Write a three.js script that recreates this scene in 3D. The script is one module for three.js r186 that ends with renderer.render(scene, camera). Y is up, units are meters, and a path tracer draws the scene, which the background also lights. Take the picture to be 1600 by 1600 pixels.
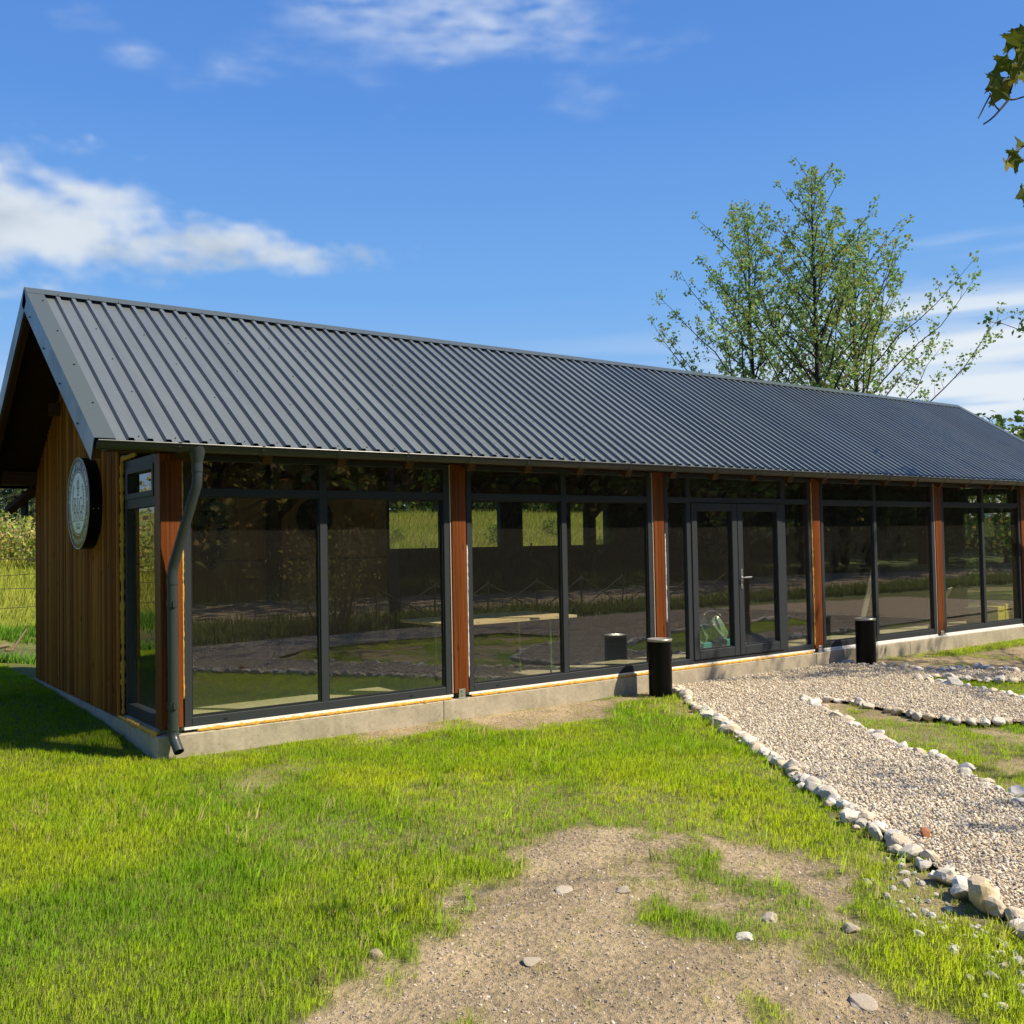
import * as THREE from 'three';
import { mergeGeometries } from 'three/addons/utils/BufferGeometryUtils.js';

// ---------------------------------------------------------------- camera, sky, sun, exposure
const scene = new THREE.Scene();
const camera = new THREE.PerspectiveCamera(54.668, 1, 0.05, 3000);
camera.position.set(-2.607, 1.6, 8.696);
camera.rotation.set(0.0323, -0.6333, -0.01835, 'YXZ');
scene.add(camera);

const renderer = new THREE.WebGLRenderer({ antialias: true });
renderer.toneMapping = THREE.LinearToneMapping;
renderer.toneMappingExposure = 1.5;
renderer.shadowMap.enabled = true;

const SUN_AZ = THREE.MathUtils.degToRad(40), SUN_EL = THREE.MathUtils.degToRad(50);
const sunDir = new THREE.Vector3(Math.sin(SUN_AZ) * Math.cos(SUN_EL), Math.sin(SUN_EL), Math.cos(SUN_AZ) * Math.cos(SUN_EL));
const sun = new THREE.DirectionalLight(new THREE.Color(1.0, 0.87, 0.66), 5.0);
sun.name = 'sun';
sun.position.copy(sunDir).multiplyScalar(60).add(new THREE.Vector3(6, 0, 0));
sun.target.position.set(6, 0, 0);
sun.castShadow = true;
sun.shadow.mapSize.set(4096, 4096);
Object.assign(sun.shadow.camera, { left: -30, right: 30, top: 30, bottom: -30, near: 1, far: 140 });
sun.shadow.radius = 1.3;
scene.add(sun, sun.target);

// ---------------------------------------------------------------- numbers and noise
function rng(seed) { let a = seed >>> 0; return () => { a = (a + 0x6d2b79f5) | 0; let t = Math.imul(a ^ (a >>> 15), 1 | a); t = (t + Math.imul(t ^ (t >>> 7), 61 | t)) ^ t; return ((t ^ (t >>> 14)) >>> 0) / 4294967296; }; }
const { clamp, lerp, smoothstep } = THREE.MathUtils;
const hash2 = (x, y, s) => { let h = Math.imul(x, 374761393) ^ Math.imul(y, 668265263) ^ Math.imul(s, 2147483647 - 58); h = Math.imul(h ^ (h >>> 13), 1274126177); return ((h ^ (h >>> 16)) >>> 0) / 4294967296; };
function vnoise(x, y, s = 1, per = 0) {
  const ix = Math.floor(x), iy = Math.floor(y), fx = x - ix, fy = y - iy, u = fx * fx * (3 - 2 * fx), v = fy * fy * (3 - 2 * fy);
  const w = per ? (k) => ((k % per) + per) % per : (k) => k;
  const a = hash2(w(ix), w(iy), s), b = hash2(w(ix + 1), w(iy), s), c = hash2(w(ix), w(iy + 1), s), d = hash2(w(ix + 1), w(iy + 1), s);
  return a + (b - a) * u + (c - a) * v + (a - b - c + d) * u * v;
}
function fbm(x, y, oct = 4, s = 1, per = 0) { let a = 0.5, t = 0, n = 0; for (let i = 0; i < oct; i++) { t += a * vnoise(x, y, s + i * 17, per); n += a; a *= 0.5; x *= 2; y *= 2; per *= 2; } return t / n; }

// ---------------------------------------------------------------- sky (air and clouds only)
{
  const W = 3072, H = 1536, data = new Float32Array(W * H * 4);
  const stops = [[0, [0.50, 0.68, 0.90]], [6, [0.33, 0.57, 0.90]], [14, [0.185, 0.43, 0.86]], [24, [0.115, 0.305, 0.76]], [36, [0.08, 0.225, 0.64]], [90, [0.045, 0.14, 0.46]]];
  const base = (el) => { for (let i = 1; i < stops.length; i++) if (el <= stops[i][0]) { const t = (el - stops[i - 1][0]) / (stops[i][0] - stops[i - 1][0]); return [0, 1, 2].map((c) => lerp(stops[i - 1][1][c], stops[i][1][c], t)); } return stops.at(-1)[1]; };
  const blob = (az, el, a0, e0, ra, re) => { const x = (az - a0) / ra, y = (el - e0) / re; return 1 - Math.sqrt(x * x + y * y); };
  for (let r = 0; r < H; r++) {
    const el = ((r + 0.5) / H - 0.5) * 180, up = THREE.MathUtils.degToRad(el), ce = Math.cos(up), se = Math.sin(up), b = base(Math.max(el, 0));
    for (let c = 0; c < W; c++) {
      const th = ((c + 0.5) / W - 0.5) * 2 * Math.PI, x = Math.cos(th) * ce, z = Math.sin(th) * ce, o = (r * W + c) * 4;
      let R = b[0], G = b[1], B = b[2];
      if (el > -1) {
        let az = THREE.MathUtils.radToDeg(Math.atan2(x, -z));
        const cs = x * sunDir.x + se * sunDir.y + z * sunDir.z, mie = 0.35 * Math.pow(Math.max(0, cs), 24) + 0.10 * Math.pow(Math.max(0, cs), 4);
        R += mie; G += mie; B += mie;
        // planar cloud layer coordinates, so that clouds crowd towards the horizon
        const k = 1 / (se + 0.12), px = x * k, pz = z * k;
        const wisp = fbm(px * 1.3 + 3, pz * 2.6 + 7, 5, 11), fine = fbm(az * 0.28, el * 0.75, 5, 31), fine2 = fbm(az * 0.9 + 9, el * 1.6, 4, 57);
        // big cumulus low on the left of the view, with a tail
        let d = Math.max(blob(az, el, 6.5, 17.3, 11.0, 4.3), blob(az, el, 0, 16.8, 14, 5.0), blob(az, el, 12.0, 16.8, 8, 3.0), blob(az, el, 19.5, 16.3, 10, 1.7));
        d = d + (fine - 0.5) * 1.05 + (fine2 - 0.5) * 0.6;
        let cu = smoothstep(d, 0.0, 0.85) * 0.92;
        const shade = smoothstep(fbm(az * 0.25 + 20, el * 0.5, 4, 71) + (18 - el) * 0.05, 0.35, 0.95);
        const cr = lerp(0.76, 0.48, shade), cg = lerp(0.82, 0.56, shade), cb = lerp(0.88, 0.65, shade);
        R = lerp(R, cr, cu); G = lerp(G, cg, cu); B = lerp(B, cb, cu);
        // feathered cirrus
        const fe = fbm(az * 0.16 + el * 0.10, el * 0.5 - az * 0.05, 5, 91), thread = fbm(az * 0.5 + el * 0.9, el * 2.2 - az * 0.3, 4, 95);
        let ci = smoothstep(Math.max(blob(az, el, 33, 29.0, 13, 5.0), blob(az, el, 42, 31.0, 13, 3.0), blob(az, el, 22, 24.6, 10, 2.2) - 0.5, blob(az, el, 15.5, 25.4, 2.2, 0.8) - 0.15, blob(az, el, 12, 26.6, 3.5, 1.2) - 0.45, blob(az, el, 5, 28.6, 3.5, 1.2) - 0.2) + (fe - 0.5) * 2.0, 0.0, 1.1) * (0.14 + 0.78 * (thread - 0.3));
        ci = Math.max(ci, smoothstep(wisp, 0.56, 0.86) * 0.5 * smoothstep(el, 33, 46));
        // low streaks, brightest where the air is thick
        const st = fbm(az * 0.05 + 5, el * 0.62, 5, 131) + 0.2 * (fbm(az * 0.25, el * 2.4, 3, 137) - 0.5);
        const low = smoothstep(st, 0.44, 0.66) * smoothstep(16 - el, 0, 9) * smoothstep(az, 32, 62) * 0.5 + smoothstep(st, 0.5, 0.7) * smoothstep(13 - el, 0, 8) * 0.35 + smoothstep(Math.max(blob(az, el, 68, 8.0, 18, 6.2) - 0.12, blob(az, el, 58, 4.5, 22, 4.2)) + (st - 0.5) * 2.4, 0.0, 0.9) * (0.06 + 0.58 * smoothstep(fbm(az * 0.035 + 3, el * 1.25, 4, 141), 0.40, 0.68));
        const w = clamp(Math.max(ci, low), 0, 1);
        R = lerp(R, 0.80, w); G = lerp(G, 0.87, w); B = lerp(B, 0.94, w);
      }
      data[o] = R * 0.66; data[o + 1] = G * 0.66; data[o + 2] = B * 0.66; data[o + 3] = 1;
    }
  }
  const sky = new THREE.DataTexture(data, W, H, THREE.RGBAFormat, THREE.FloatType);
  sky.mapping = THREE.EquirectangularReflectionMapping; sky.magFilter = THREE.LinearFilter; sky.needsUpdate = true;
  scene.background = sky; scene.environment = sky;
}

// ---------------------------------------------------------------- naming helpers
const used = new Map();
function numbered(name) { const n = used.get(name) ?? 0; used.set(name, n + 1); return n ? name + '_' + String(n).padStart(3, '0') : name; }
function shadowed(o) { o.traverse((m) => { if (m.isMesh) { m.castShadow = true; m.receiveShadow = true; } }); return o; }
function part(name, geo, material, parent) { const m = new THREE.Mesh(geo, material); m.name = name; m.castShadow = m.receiveShadow = true; parent.add(m); return m; }
function thing(name, label, category, pos = [0, 0, 0], turn = 0, group) {
  const o = new THREE.Group(); o.name = numbered(name); o.position.set(...pos); o.rotation.y = turn; scene.add(o);
  o.userData = { label, category }; if (group) o.userData.group = group; return o;
}
function structure(name, geo, material, label) { const m = part(numbered(name), geo, material, scene); m.userData = { kind: 'structure', label }; return m; }
function instanced(name, geo, material, mats, cols, parent) {
  const m = new THREE.InstancedMesh(geo, material, mats.length); m.name = name; m.castShadow = m.receiveShadow = true;
  mats.forEach((x, i) => m.setMatrixAt(i, x)); if (cols) cols.forEach((x, i) => m.setColorAt(i, x));
  m.userData.kind = 'stuff'; parent.add(m); return m;
}

// ---------------------------------------------------------------- geometry helpers
function uvMetres(g, turn = false) {   // box projection in metres; turn swaps the axes so that grain (v) runs the other way
  const p = g.attributes.position; if (!g.attributes.normal) g.computeVertexNormals(); const n = g.attributes.normal, uv = new Float32Array(p.count * 2);
  for (let i = 0; i < p.count; i++) {
    const ax = Math.abs(n.getX(i)), ay = Math.abs(n.getY(i)), az = Math.abs(n.getZ(i)), x = p.getX(i), y = p.getY(i), z = p.getZ(i);
    let u, v; if (ax >= ay && ax >= az) { u = z; v = y; } else if (ay >= az) { u = z; v = x; } else { u = x; v = y; }
    if (turn && !(ay > ax && ay > az)) [u, v] = [v, u];
    uv[2 * i] = u; uv[2 * i + 1] = v;
  }
  g.setAttribute('uv', new THREE.BufferAttribute(uv, 2)); return g;
}
function bx(x0, x1, y0, y1, z0, z1, turn = false) { const g = new THREE.BoxGeometry(Math.abs(x1 - x0), Math.abs(y1 - y0), Math.abs(z1 - z0)); g.translate((x0 + x1) / 2, (y0 + y1) / 2, (z0 + z1) / 2); return uvMetres(g, turn); }
// bevelled box: edges that catch light
function bev(x0, x1, y0, y1, z0, z1, b = 0.006, turn = false) {
  const X = [x0, x1].sort((p, q) => p - q), Y = [y0, y1].sort((p, q) => p - q), Z = [z0, z1].sort((p, q) => p - q);
  const s = new THREE.Shape(); s.moveTo(X[0] + b, Y[0] + b); s.lineTo(X[1] - b, Y[0] + b); s.lineTo(X[1] - b, Y[1] - b); s.lineTo(X[0] + b, Y[1] - b); s.closePath();
  const g = new THREE.ExtrudeGeometry(s, { depth: Z[1] - Z[0] - 2 * b, bevelEnabled: true, bevelThickness: b, bevelSize: b, bevelSegments: 1 });
  g.translate(0, 0, Z[0] + b); return uvMetres(g, turn);
}
function merge(list) { return mergeGeometries(list.map((g) => (g.index ? g.toNonIndexed() : g)).map((g) => { for (const k of Object.keys(g.attributes)) if (!['position', 'normal', 'uv', 'color'].includes(k)) g.deleteAttribute(k); return g; }), false); }
function bar(a, b, r, sides = 6, r2 = r) {
  const A = new THREE.Vector3(...a), B = new THREE.Vector3(...b), d = B.clone().sub(A), g = new THREE.CylinderGeometry(r2, r, d.length(), sides, 1);
  g.applyQuaternion(new THREE.Quaternion().setFromUnitVectors(new THREE.Vector3(0, 1, 0), d.clone().normalize())); g.translate(...A.add(B).multiplyScalar(0.5).toArray()); return g;
}
function beam(a, b, w, h) {   // rectangular timber from a to b, w across, h deep
  const A = new THREE.Vector3(...a), B = new THREE.Vector3(...b), d = B.clone().sub(A), L = d.length(), g = new THREE.BoxGeometry(w, L, h); uvMetres(g);
  const y = d.normalize(), side = new THREE.Vector3(1, 0, 0); if (Math.abs(y.x) > 0.9) side.set(0, 0, 1);
  const zz = side.clone().cross(y).normalize(), xx = y.clone().cross(zz).normalize();
  g.applyMatrix4(new THREE.Matrix4().makeBasis(xx, y, zz)); g.translate(...A.add(B).multiplyScalar(0.5).toArray()); return g;
}
function flatSheet(pts, y, holes = []) {
  const s = new THREE.Shape(pts.map(([x, z]) => new THREE.Vector2(x, -z))); for (const h of holes) s.holes.push(new THREE.Path(h.map(([x, z]) => new THREE.Vector2(x, -z))));
  const g = new THREE.ShapeGeometry(s); g.rotateX(-Math.PI / 2); g.translate(0, y, 0); return uvMetres(g);
}
function quadsGeometry(P, uv = null) { // list of [a,b,c,d] corners
  const pos = [], uvs = []; for (const [a, b, c, d] of P) { for (const v of [a, b, c, a, c, d]) pos.push(...v); uvs.push(0, 0, 1, 0, 1, 1, 0, 0, 1, 1, 0, 1); }
  const g = new THREE.BufferGeometry(); g.setAttribute('position', new THREE.Float32BufferAttribute(pos, 3)); g.computeVertexNormals(); g.setAttribute('uv', new THREE.Float32BufferAttribute(uvs, 2)); return uv ? uvMetres(g) : g;
}
function inside(poly, x, z) { let r = false; for (let i = 0, j = poly.length - 1; i < poly.length; j = i++) { const [xi, zi] = poly[i], [xj, zj] = poly[j]; if ((zi > z) !== (zj > z) && x < ((xj - xi) * (z - zi)) / (zj - zi) + xi) r = !r; } return r; }
function edgeDist(poly, x, z, closed = true) {
  let best = 1e9; for (let i = closed ? 0 : 1, j = closed ? poly.length - 1 : 0; i < poly.length; j = i++) { const [ax, az] = poly[j], [bx_, bz] = poly[i], dx = bx_ - ax, dz = bz - az, t = clamp(((x - ax) * dx + (z - az) * dz) / (dx * dx + dz * dz + 1e-9), 0, 1), ex = x - ax - dx * t, ez = z - az - dz * t; best = Math.min(best, ex * ex + ez * ez); }
  return Math.sqrt(best);
}
const signed = (poly, x, z) => (inside(poly, x, z) ? 1 : -1) * edgeDist(poly, x, z);

// ---------------------------------------------------------------- textures
function tex(n, m, f, srgb = false, rep = [1, 1]) {
  const d = new Uint8Array(n * m * 4); for (let y = 0; y < m; y++) for (let x = 0; x < n; x++) { const v = f(x / n, y / m), o = (y * n + x) * 4; for (let c = 0; c < 3; c++) d[o + c] = clamp(Math.round((Array.isArray(v) ? v[c] : v) * 255), 0, 255); d[o + 3] = 255; }
  const t = new THREE.DataTexture(d, n, m); t.wrapS = t.wrapT = THREE.RepeatWrapping; t.magFilter = THREE.LinearFilter; t.minFilter = THREE.LinearMipmapLinearFilter; t.generateMipmaps = true; t.repeat.set(...rep); if (srgb) t.colorSpace = THREE.SRGBColorSpace; t.needsUpdate = true; return t;
}
const clone = (t, rx, ry) => { const c = t.clone(); c.repeat.set(rx, ry); c.needsUpdate = true; return c; };
// grain runs along v
const grain = tex(256, 512, (u, v) => {
  const w = fbm(u * 3, v * 2, 3, 5, 0) * 0.35, g = fbm((u + w * 0.12) * 34, v * 3, 4, 7), l = fbm(u * 90, v * 6, 2, 9), k = Math.pow(Math.max(0, 1 - Math.hypot((u - 0.35) * 9, (v - 0.3) * 26)), 0.6) + Math.pow(Math.max(0, 1 - Math.hypot((u - 0.8) * 11, (v - 0.72) * 30)), 0.6);
  const t = 0.52 + 0.5 * g - 0.18 * (l - 0.5) - 0.45 * Math.min(1, k); return [t, t * 0.96, t * 0.92];
}, false, [3.2, 0.9]);
const grainBump = clone(grain, 3.2, 0.9);
const grainX = clone(grain, 3.2, 0.9);
const speck = tex(512, 512, (u, v) => { const a = fbm(u * 6, v * 6, 5, 21, 6), b = hash2(Math.floor(u * 512), Math.floor(v * 512), 3), c = fbm(u * 60, v * 60, 2, 23, 60); return 0.62 + 0.5 * (a - 0.5) + 0.14 * (b - 0.5) + 0.25 * (c - 0.5) + 0.16; });
const concreteMap = tex(512, 512, (u, v) => {
  const a = fbm(u * 5, v * 5, 5, 41, 5), b = fbm(u * 40, v * 40, 3, 43, 40), st = fbm(u * 26, v * 2, 3, 47, 26), h = hash2(Math.floor(u * 512), Math.floor(v * 512), 8);
  let t = 0.74 + 0.42 * (a - 0.5) + 0.22 * (b - 0.5) + 0.18 * (st - 0.5) + 0.06 * (h - 0.5); if (vnoise(u * 90, v * 90, 51, 90) > 0.93) t *= 0.6; return [t, t * 0.985, t * 0.95];
}, false, [0.8, 0.8]);
const groundMap = tex(1024, 1024, (u, v) => {
  const a = fbm(u * 8, v * 8, 5, 61, 8), b = fbm(u * 90, v * 90, 3, 63, 90), h = hash2(Math.floor(u * 1024), Math.floor(v * 1024), 9); const t = 0.72 + 0.45 * (a - 0.5) + 0.6 * (b - 0.5) + 0.22 * (h - 0.5); return [t, t, t];
}, false, [0.5, 0.5]);
const gravelMap = tex(1024, 1024, (u, v) => {
  let best = 9, second = 9, id = 0; const S = 64, gx = Math.floor(u * S), gy = Math.floor(v * S);
  for (let j = -1; j <= 1; j++) for (let i = -1; i <= 1; i++) { const cx = ((gx + i) % S + S) % S, cy = ((gy + j) % S + S) % S, dx = gx + i + hash2(cx, cy, 71) - u * S, dy = gy + j + hash2(cx, cy, 73) - v * S, d = Math.hypot(dx, dy); if (d < best) { second = best; best = d; id = hash2(cx, cy, 75); } else second = Math.min(second, d); }
  const e = clamp((second - best) * 3.2, 0, 1), t = (0.55 + 0.45 * id) * (0.35 + 0.65 * e); return [t, t * 0.95, t * 0.88];
}, false, [0.5, 0.5]);
const metalRough = tex(512, 512, (u, v) => 0.52 + 0.4 * (fbm(u * 7, v * 7, 4, 81, 7) - 0.5) + 0.12 * (fbm(u * 90, v * 30, 2, 83, 30) - 0.5));

const warp = (() => { const n = 256, d = new Float32Array(n * n * 4); for (let y = 0; y < n; y++) for (let x = 0; x < n; x++) { const v = fbm(x / n * 4, y / n * 4, 2, 601, 4), o = (y * n + x) * 4; d[o] = d[o + 1] = d[o + 2] = v; d[o + 3] = 1; } const t = new THREE.DataTexture(d, n, n, THREE.RGBAFormat, THREE.FloatType); t.wrapS = t.wrapT = THREE.RepeatWrapping; t.magFilter = THREE.LinearFilter; t.repeat.set(0.5, 0.5); t.needsUpdate = true; return t; })();

const cracked = tex(256, 1024, (u, v) => { // oiled beam: long checks, streaks and knots
  const w = (fbm(u * 4, v * 3, 3, 611) - 0.5) * 0.10, g = fbm((u + w) * 26, v * 4, 4, 613), l = fbm((u + w) * 70, v * 7, 2, 617), c1 = Math.abs(((u + w * 1.6) * 4.3 + 0.31) % 1 - 0.5), crack = smoothstep(0.035 - c1, 0, 0.03) * smoothstep(fbm(u * 5, v * 7, 3, 619), 0.46, 0.56), kn = Math.max(0, 1 - Math.hypot((u - 0.3) * 10, (v - 0.22) * 42)) + Math.max(0, 1 - Math.hypot((u - 0.7) * 12, (v - 0.66) * 44)), run = fbm(u * 9, v * 1.2, 3, 621);
  const t = (0.50 + 0.62 * g - 0.2 * (l - 0.5) + 0.95 * (run - 0.5)) * (1 - 0.75 * crack) * (1 - 0.6 * Math.min(1, kn)); return [t, t * 0.95, t * 0.9];
}, false, [5, 0.42]);

// ---------------------------------------------------------------- materials (linear base colours)
const std = (rgb, rough = 0.8, extra = {}) => new THREE.MeshStandardMaterial({ color: new THREE.Color().setRGB(...rgb), roughness: rough, ...extra });
const phys = (rgb, rough = 0.8, extra = {}) => new THREE.MeshPhysicalMaterial({ color: new THREE.Color().setRGB(...rgb), roughness: rough, ...extra });
const wood = (rgb, rough = 0.6, bump = 0.0015, m = grain, spec = 0.25) => phys(rgb, rough, { map: m, bumpMap: m, bumpScale: bump, specularIntensity: spec });
const M = {
  roof: std([0.14, 0.162, 0.168], 0.58, { roughnessMap: clone(metalRough, 0.3, 0.3), metalness: 0.0 }),
  trim: phys([0.075, 0.094, 0.096], 0.6, { specularIntensity: 0.35, roughnessMap: clone(metalRough, 0.4, 0.4) }),
  gutter: phys([0.034, 0.044, 0.048], 0.36, { specularIntensity: 0.7, clearcoat: 0.15, clearcoatRoughness: 0.25 }),
  frame: phys([0.036, 0.042, 0.049], 0.5, { specularIntensity: 0.25 }),
  screw: std([0.03, 0.035, 0.04], 0.4, { metalness: 0.5 }),
  post: phys([0.175, 0.052, 0.012], 0.5, { map: cracked, bumpMap: cracked, bumpScale: 0.003, specularIntensity: 0.35 }),
  beam: wood([0.095, 0.052, 0.033], 0.7, 0.002),
  deck: wood([0.045, 0.023, 0.013], 0.75, 0.002),
  slats: [[0.38, 0.145, 0.012], [0.26, 0.088, 0.007], [0.48, 0.195, 0.020], [0.20, 0.064, 0.005], [0.34, 0.118, 0.009]].map((c) => wood(c, 0.75, 0.0015)),
  slatBack: std([0.04, 0.02, 0.01], 0.9),
  concrete: std([0.52, 0.47, 0.37], 0.9, { map: concreteMap, bumpMap: concreteMap, bumpScale: 0.006 }),
  floor: std([0.60, 0.62, 0.50], 0.6, { map: clone(concreteMap, 0.3, 0.3) }),
  foam: std([0.75, 0.42, 0.07], 0.85, { bumpMap: clone(speck, 8, 8), bumpScale: 0.01 }),
  white: std([0.82, 0.82, 0.80], 0.6),
  glass: phys([0.80, 0.79, 0.70], 0.0, { transmission: 0.987, thickness: 0, ior: 2.2, bumpMap: warp, bumpScale: 0.0006 }),
  inner: wood([0.44, 0.31, 0.165], 0.75, 0.001),
  innerDark: wood([0.06, 0.036, 0.022], 0.8, 0.001),
  galv: std([0.5, 0.52, 0.54], 0.35, { metalness: 0.8 }),
  steel: std([0.62, 0.63, 0.64], 0.28, { metalness: 0.9 }),
  black: phys([0.003, 0.0035, 0.004], 0.34, { specularIntensity: 0.3 }),
};
M.glassClear = phys([0.9, 0.93, 0.9], 0.0, { transmission: 1, thickness: 0, ior: 1.5 });

// ---------------------------------------------------------------- ground
const GY = -0.2;
const pathOuter = [[6.17, 0.015], [5.39, 1.09], [4.80, 1.95], [4.37, 2.64], [3.92, 3.30], [3.58, 3.82], [3.30, 4.24], [3.07, 4.58], [2.85, 4.88], [2.76, 5.10], [2.54, 5.39], [2.42, 5.62], [2.29, 5.82], [2.19, 6.00], [2.08, 6.19], [1.94, 6.38], [1.72, 6.9], [1.75, 7.6], [2.2, 8.4], [3.2, 9.1], [6, 9.6], [10, 9.6], [16, 9.2], [24, 8.2], [24, 3.6], [18, 3.1], [14, 2.75], [12, 2.5], [10.32, 2.21], [10.39, 1.75], [10.05, 1.50], [9.58, 1.23], [9.58, 0.85], [9.64, 0.52], [9.57, 0.26], [9.57, 0.015]];
const islandA = [[6.47, 1.74], [6.69, 2.00], [6.68, 2.29], [6.55, 2.71], [6.44, 3.07], [6.45, 3.40], [6.51, 3.68], [6.76, 3.77], [7.2, 4.4], [8.6, 5.0], [9.4, 5.9], [9.0, 7.2], [6.8, 7.7], [4.6, 7.2], [3.75, 6.3], [3.99, 5.36], [4.27, 5.04], [4.49, 4.73], [4.86, 4.29], [4.90, 4.07], [5.09, 3.72], [5.48, 3.14], [6.00, 2.41]];
const islandB = [[8.74, 1.61], [9.15, 1.84], [9.21, 2.22], [9.6, 2.75], [11.5, 3.4], [15, 4.3], [15.5, 5.4], [12.5, 5.2], [9.8, 4.3], [8.27, 3.23], [8.49, 2.68], [8.66, 2.28], [8.69, 1.94]];
const soilMain = [[1.25, 3.78], [1.49, 3.75], [1.54, 4.06], [1.63, 4.31], [1.80, 4.45], [2.02, 4.85], [2.18, 5.13], [2.16, 5.34], [1.76, 5.65], [1.42, 5.91], [1.15, 6.14], [1.05, 6.30], [0.99, 6.47], [0.97, 6.72], [0.9, 7.6], [-0.3, 8.6], [-1.6, 8.2], [-1.5, 6.4], [-1.14, 5.10], [-0.84, 5.01], [-0.60, 4.90], [-0.44, 4.78], [-0.22, 4.68], [0.00, 4.55], [0.14, 4.27], [0.48, 3.95], [0.60, 4.26], [0.85, 4.11]];
const tuftIsles = [[[1.64, 4.45], [1.85, 4.43], [1.75, 4.70], [1.53, 4.95], [1.58, 5.13], [1.77, 5.18], [1.73, 5.38], [1.49, 5.54], [1.37, 5.47], [1.31, 5.23], [1.30, 4.97], [1.40, 4.71]], [[0.77, 5.07], [0.98, 5.01], [1.03, 5.14], [0.96, 5.33], [0.93, 5.56], [0.84, 5.60], [0.71, 5.41], [0.67, 5.20]], [[0.32, 6.14], [0.49, 6.04], [0.60, 6.09], [0.40, 6.27], [0.18, 6.33]]];
const soilFacade = [[1.4, -0.1], [6.2, -0.1], [5.9, 0.35], [4.90, 0.55], [4.30, 1.01], [3.66, 1.12], [3.09, 0.87], [2.71, 0.54], [2.17, 0.48], [1.82, 0.34]];
const soilCorner = [[-0.04, 1.06], [0.39, 0.86], [0.69, 0.81], [1.08, 0.83], [0.96, 1.21], [0.50, 1.51], [0.16, 1.73], [-0.08, 1.60]];
const soilRight = [[9.6, -0.1], [24, -0.3], [24, 3.7], [12, 2.6], [10.6, 2.1], [10.1, 1.5], [9.6, 1.1]];
const grassRight = [[10.76, 0.30], [12.26, 0.03], [17, -0.1], [17, 0.25], [13.49, 0.62], [11.59, 0.62]];
const roadBand = (x, z) => { const w = 0.8 * Math.sin(x * 0.21) + 0.5 * Math.sin(x * 0.07 + 1); return Math.min(z - (12.6 + w), 21.5 + w * 1.5 - z); };
function terrain(x, z) {
  let y = GY + (0.035 * (fbm(x * 0.55 + 4, z * 0.55, 3, 201) - 0.5) + 0.03 * (fbm(x * 2.6, z * 3.4, 3, 205) - 0.5)) * smoothstep(z, 0.15, 1.2);
  y += (0.10 * smoothstep(-z, 0.1, 2.0) + 0.07 * smoothstep(-z, 1.5, 5.2)) * smoothstep(1.2 - x, 0, 1.2);
  if (z < -7) {
    const d = -z - 7;
    y += 0.062 * Math.max(0, d - 9) * (1 + 0.14 * smoothstep(x, 4, 40)) * smoothstep(d, 6, 22) * (d < 120 ? 1 : 120 / d) - 0.12 * smoothstep(d, 0, 3) * (1 - smoothstep(d, 5, 8)) + 0.30 * Math.exp(-((z + 12.4 + 0.4 * Math.sin(x)) ** 2) / 0.8) * (0.6 + 0.8 * fbm(x * 0.9, z * 0.9, 3, 203));
    y += 1.4 * (fbm(x * 0.03, z * 0.03, 3, 207) - 0.5) * smoothstep(d, 14, 40);
  }
  if (z > 24) y += 0.03 * (z - 24) * (z < 90 ? 1 : 66 / (z - 24)) + 0.8 * (fbm(x * 0.06, z * 0.06, 2, 209) - 0.5) * smoothstep(z, 24, 40);
  return y;
}
// share of grass, 0 bare to 1 full
function grassShare(x, z) {
  const n = (fbm(x * 2.2, z * 2.2, 4, 221) - 0.5), n2 = fbm(x * 0.7 + 9, z * 0.7, 3, 223) - 0.5, w = n * 0.75;
  let g = 1 - smoothstep(0, 0, 1);
  const cut = (poly, soft, amt = 1) => { g = Math.min(g, 1 - amt * smoothstep(signed(poly, x, z) + w * 0.7, -soft, soft)); };
  if (z < -7.4 && z > -13.2) g = Math.min(g, 1 - 0.97 * smoothstep(2.3 - Math.abs(z + 10.2) + n * 1.6, 0, 0.8));
  if (roadBand(x, z) + n * 1.5 > 0) return 0.03;
  if (z > -2 && z < 12 && x > -4 && x < 26) {
    const n3 = fbm(x * 7.5 + 3, z * 7.5, 3, 229) - 0.5; g = Math.min(g, 1 - 0.97 * smoothstep(signed(soilMain, x, z) + w * 0.8 + n3 * 0.42, -0.12, 0.16));
    cut(soilFacade, 0.25, 0.93); cut(soilCorner, 0.35, 0.62); cut(soilRight, 0.25, 0.93);
    for (const t of tuftIsles) g = Math.max(g, 0.95 * smoothstep(signed(t, x, z) + w * 0.45 + n3 * 0.2, -0.06, 0.1));
    g = Math.max(g, 0.9 * smoothstep(signed(grassRight, x, z) + w * 0.4, -0.1, 0.15));
    const sa = signed(islandA, x, z), sb = signed(islandB, x, z), so = signed(pathOuter, x, z);
    if (so > 0.02 && sa < 0.02 && sb < 0.02) return 0;
    if (sa > 0) g = Math.min(g, 0.16 + 0.62 * smoothstep(n + n2 * 1.2, -0.06, 0.14));
    if (so < 0 && so > -0.9 && x > 0.9 && z > 4.6) g = Math.min(g, 0.35 + 0.65 * smoothstep(-so + n * 0.9, 0.05, 0.55));   // thin by the path's stones
    if (so < 0 && so > -0.5 && z <= 2.6) g = Math.min(g, 0.5 + 0.5 * smoothstep(-so + n, 0.0, 0.5));
    g *= 1 - 0.45 * smoothstep(n2, 0.10, 0.28);
    if (g < 0.45) g = Math.max(g, 0.46 * smoothstep(fbm(x * 1.7 + 31, z * 1.7, 4, 227), 0.50, 0.70));   // thin tufts in the bare soil
  }
  return clamp(g, 0, 1);
}
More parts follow.
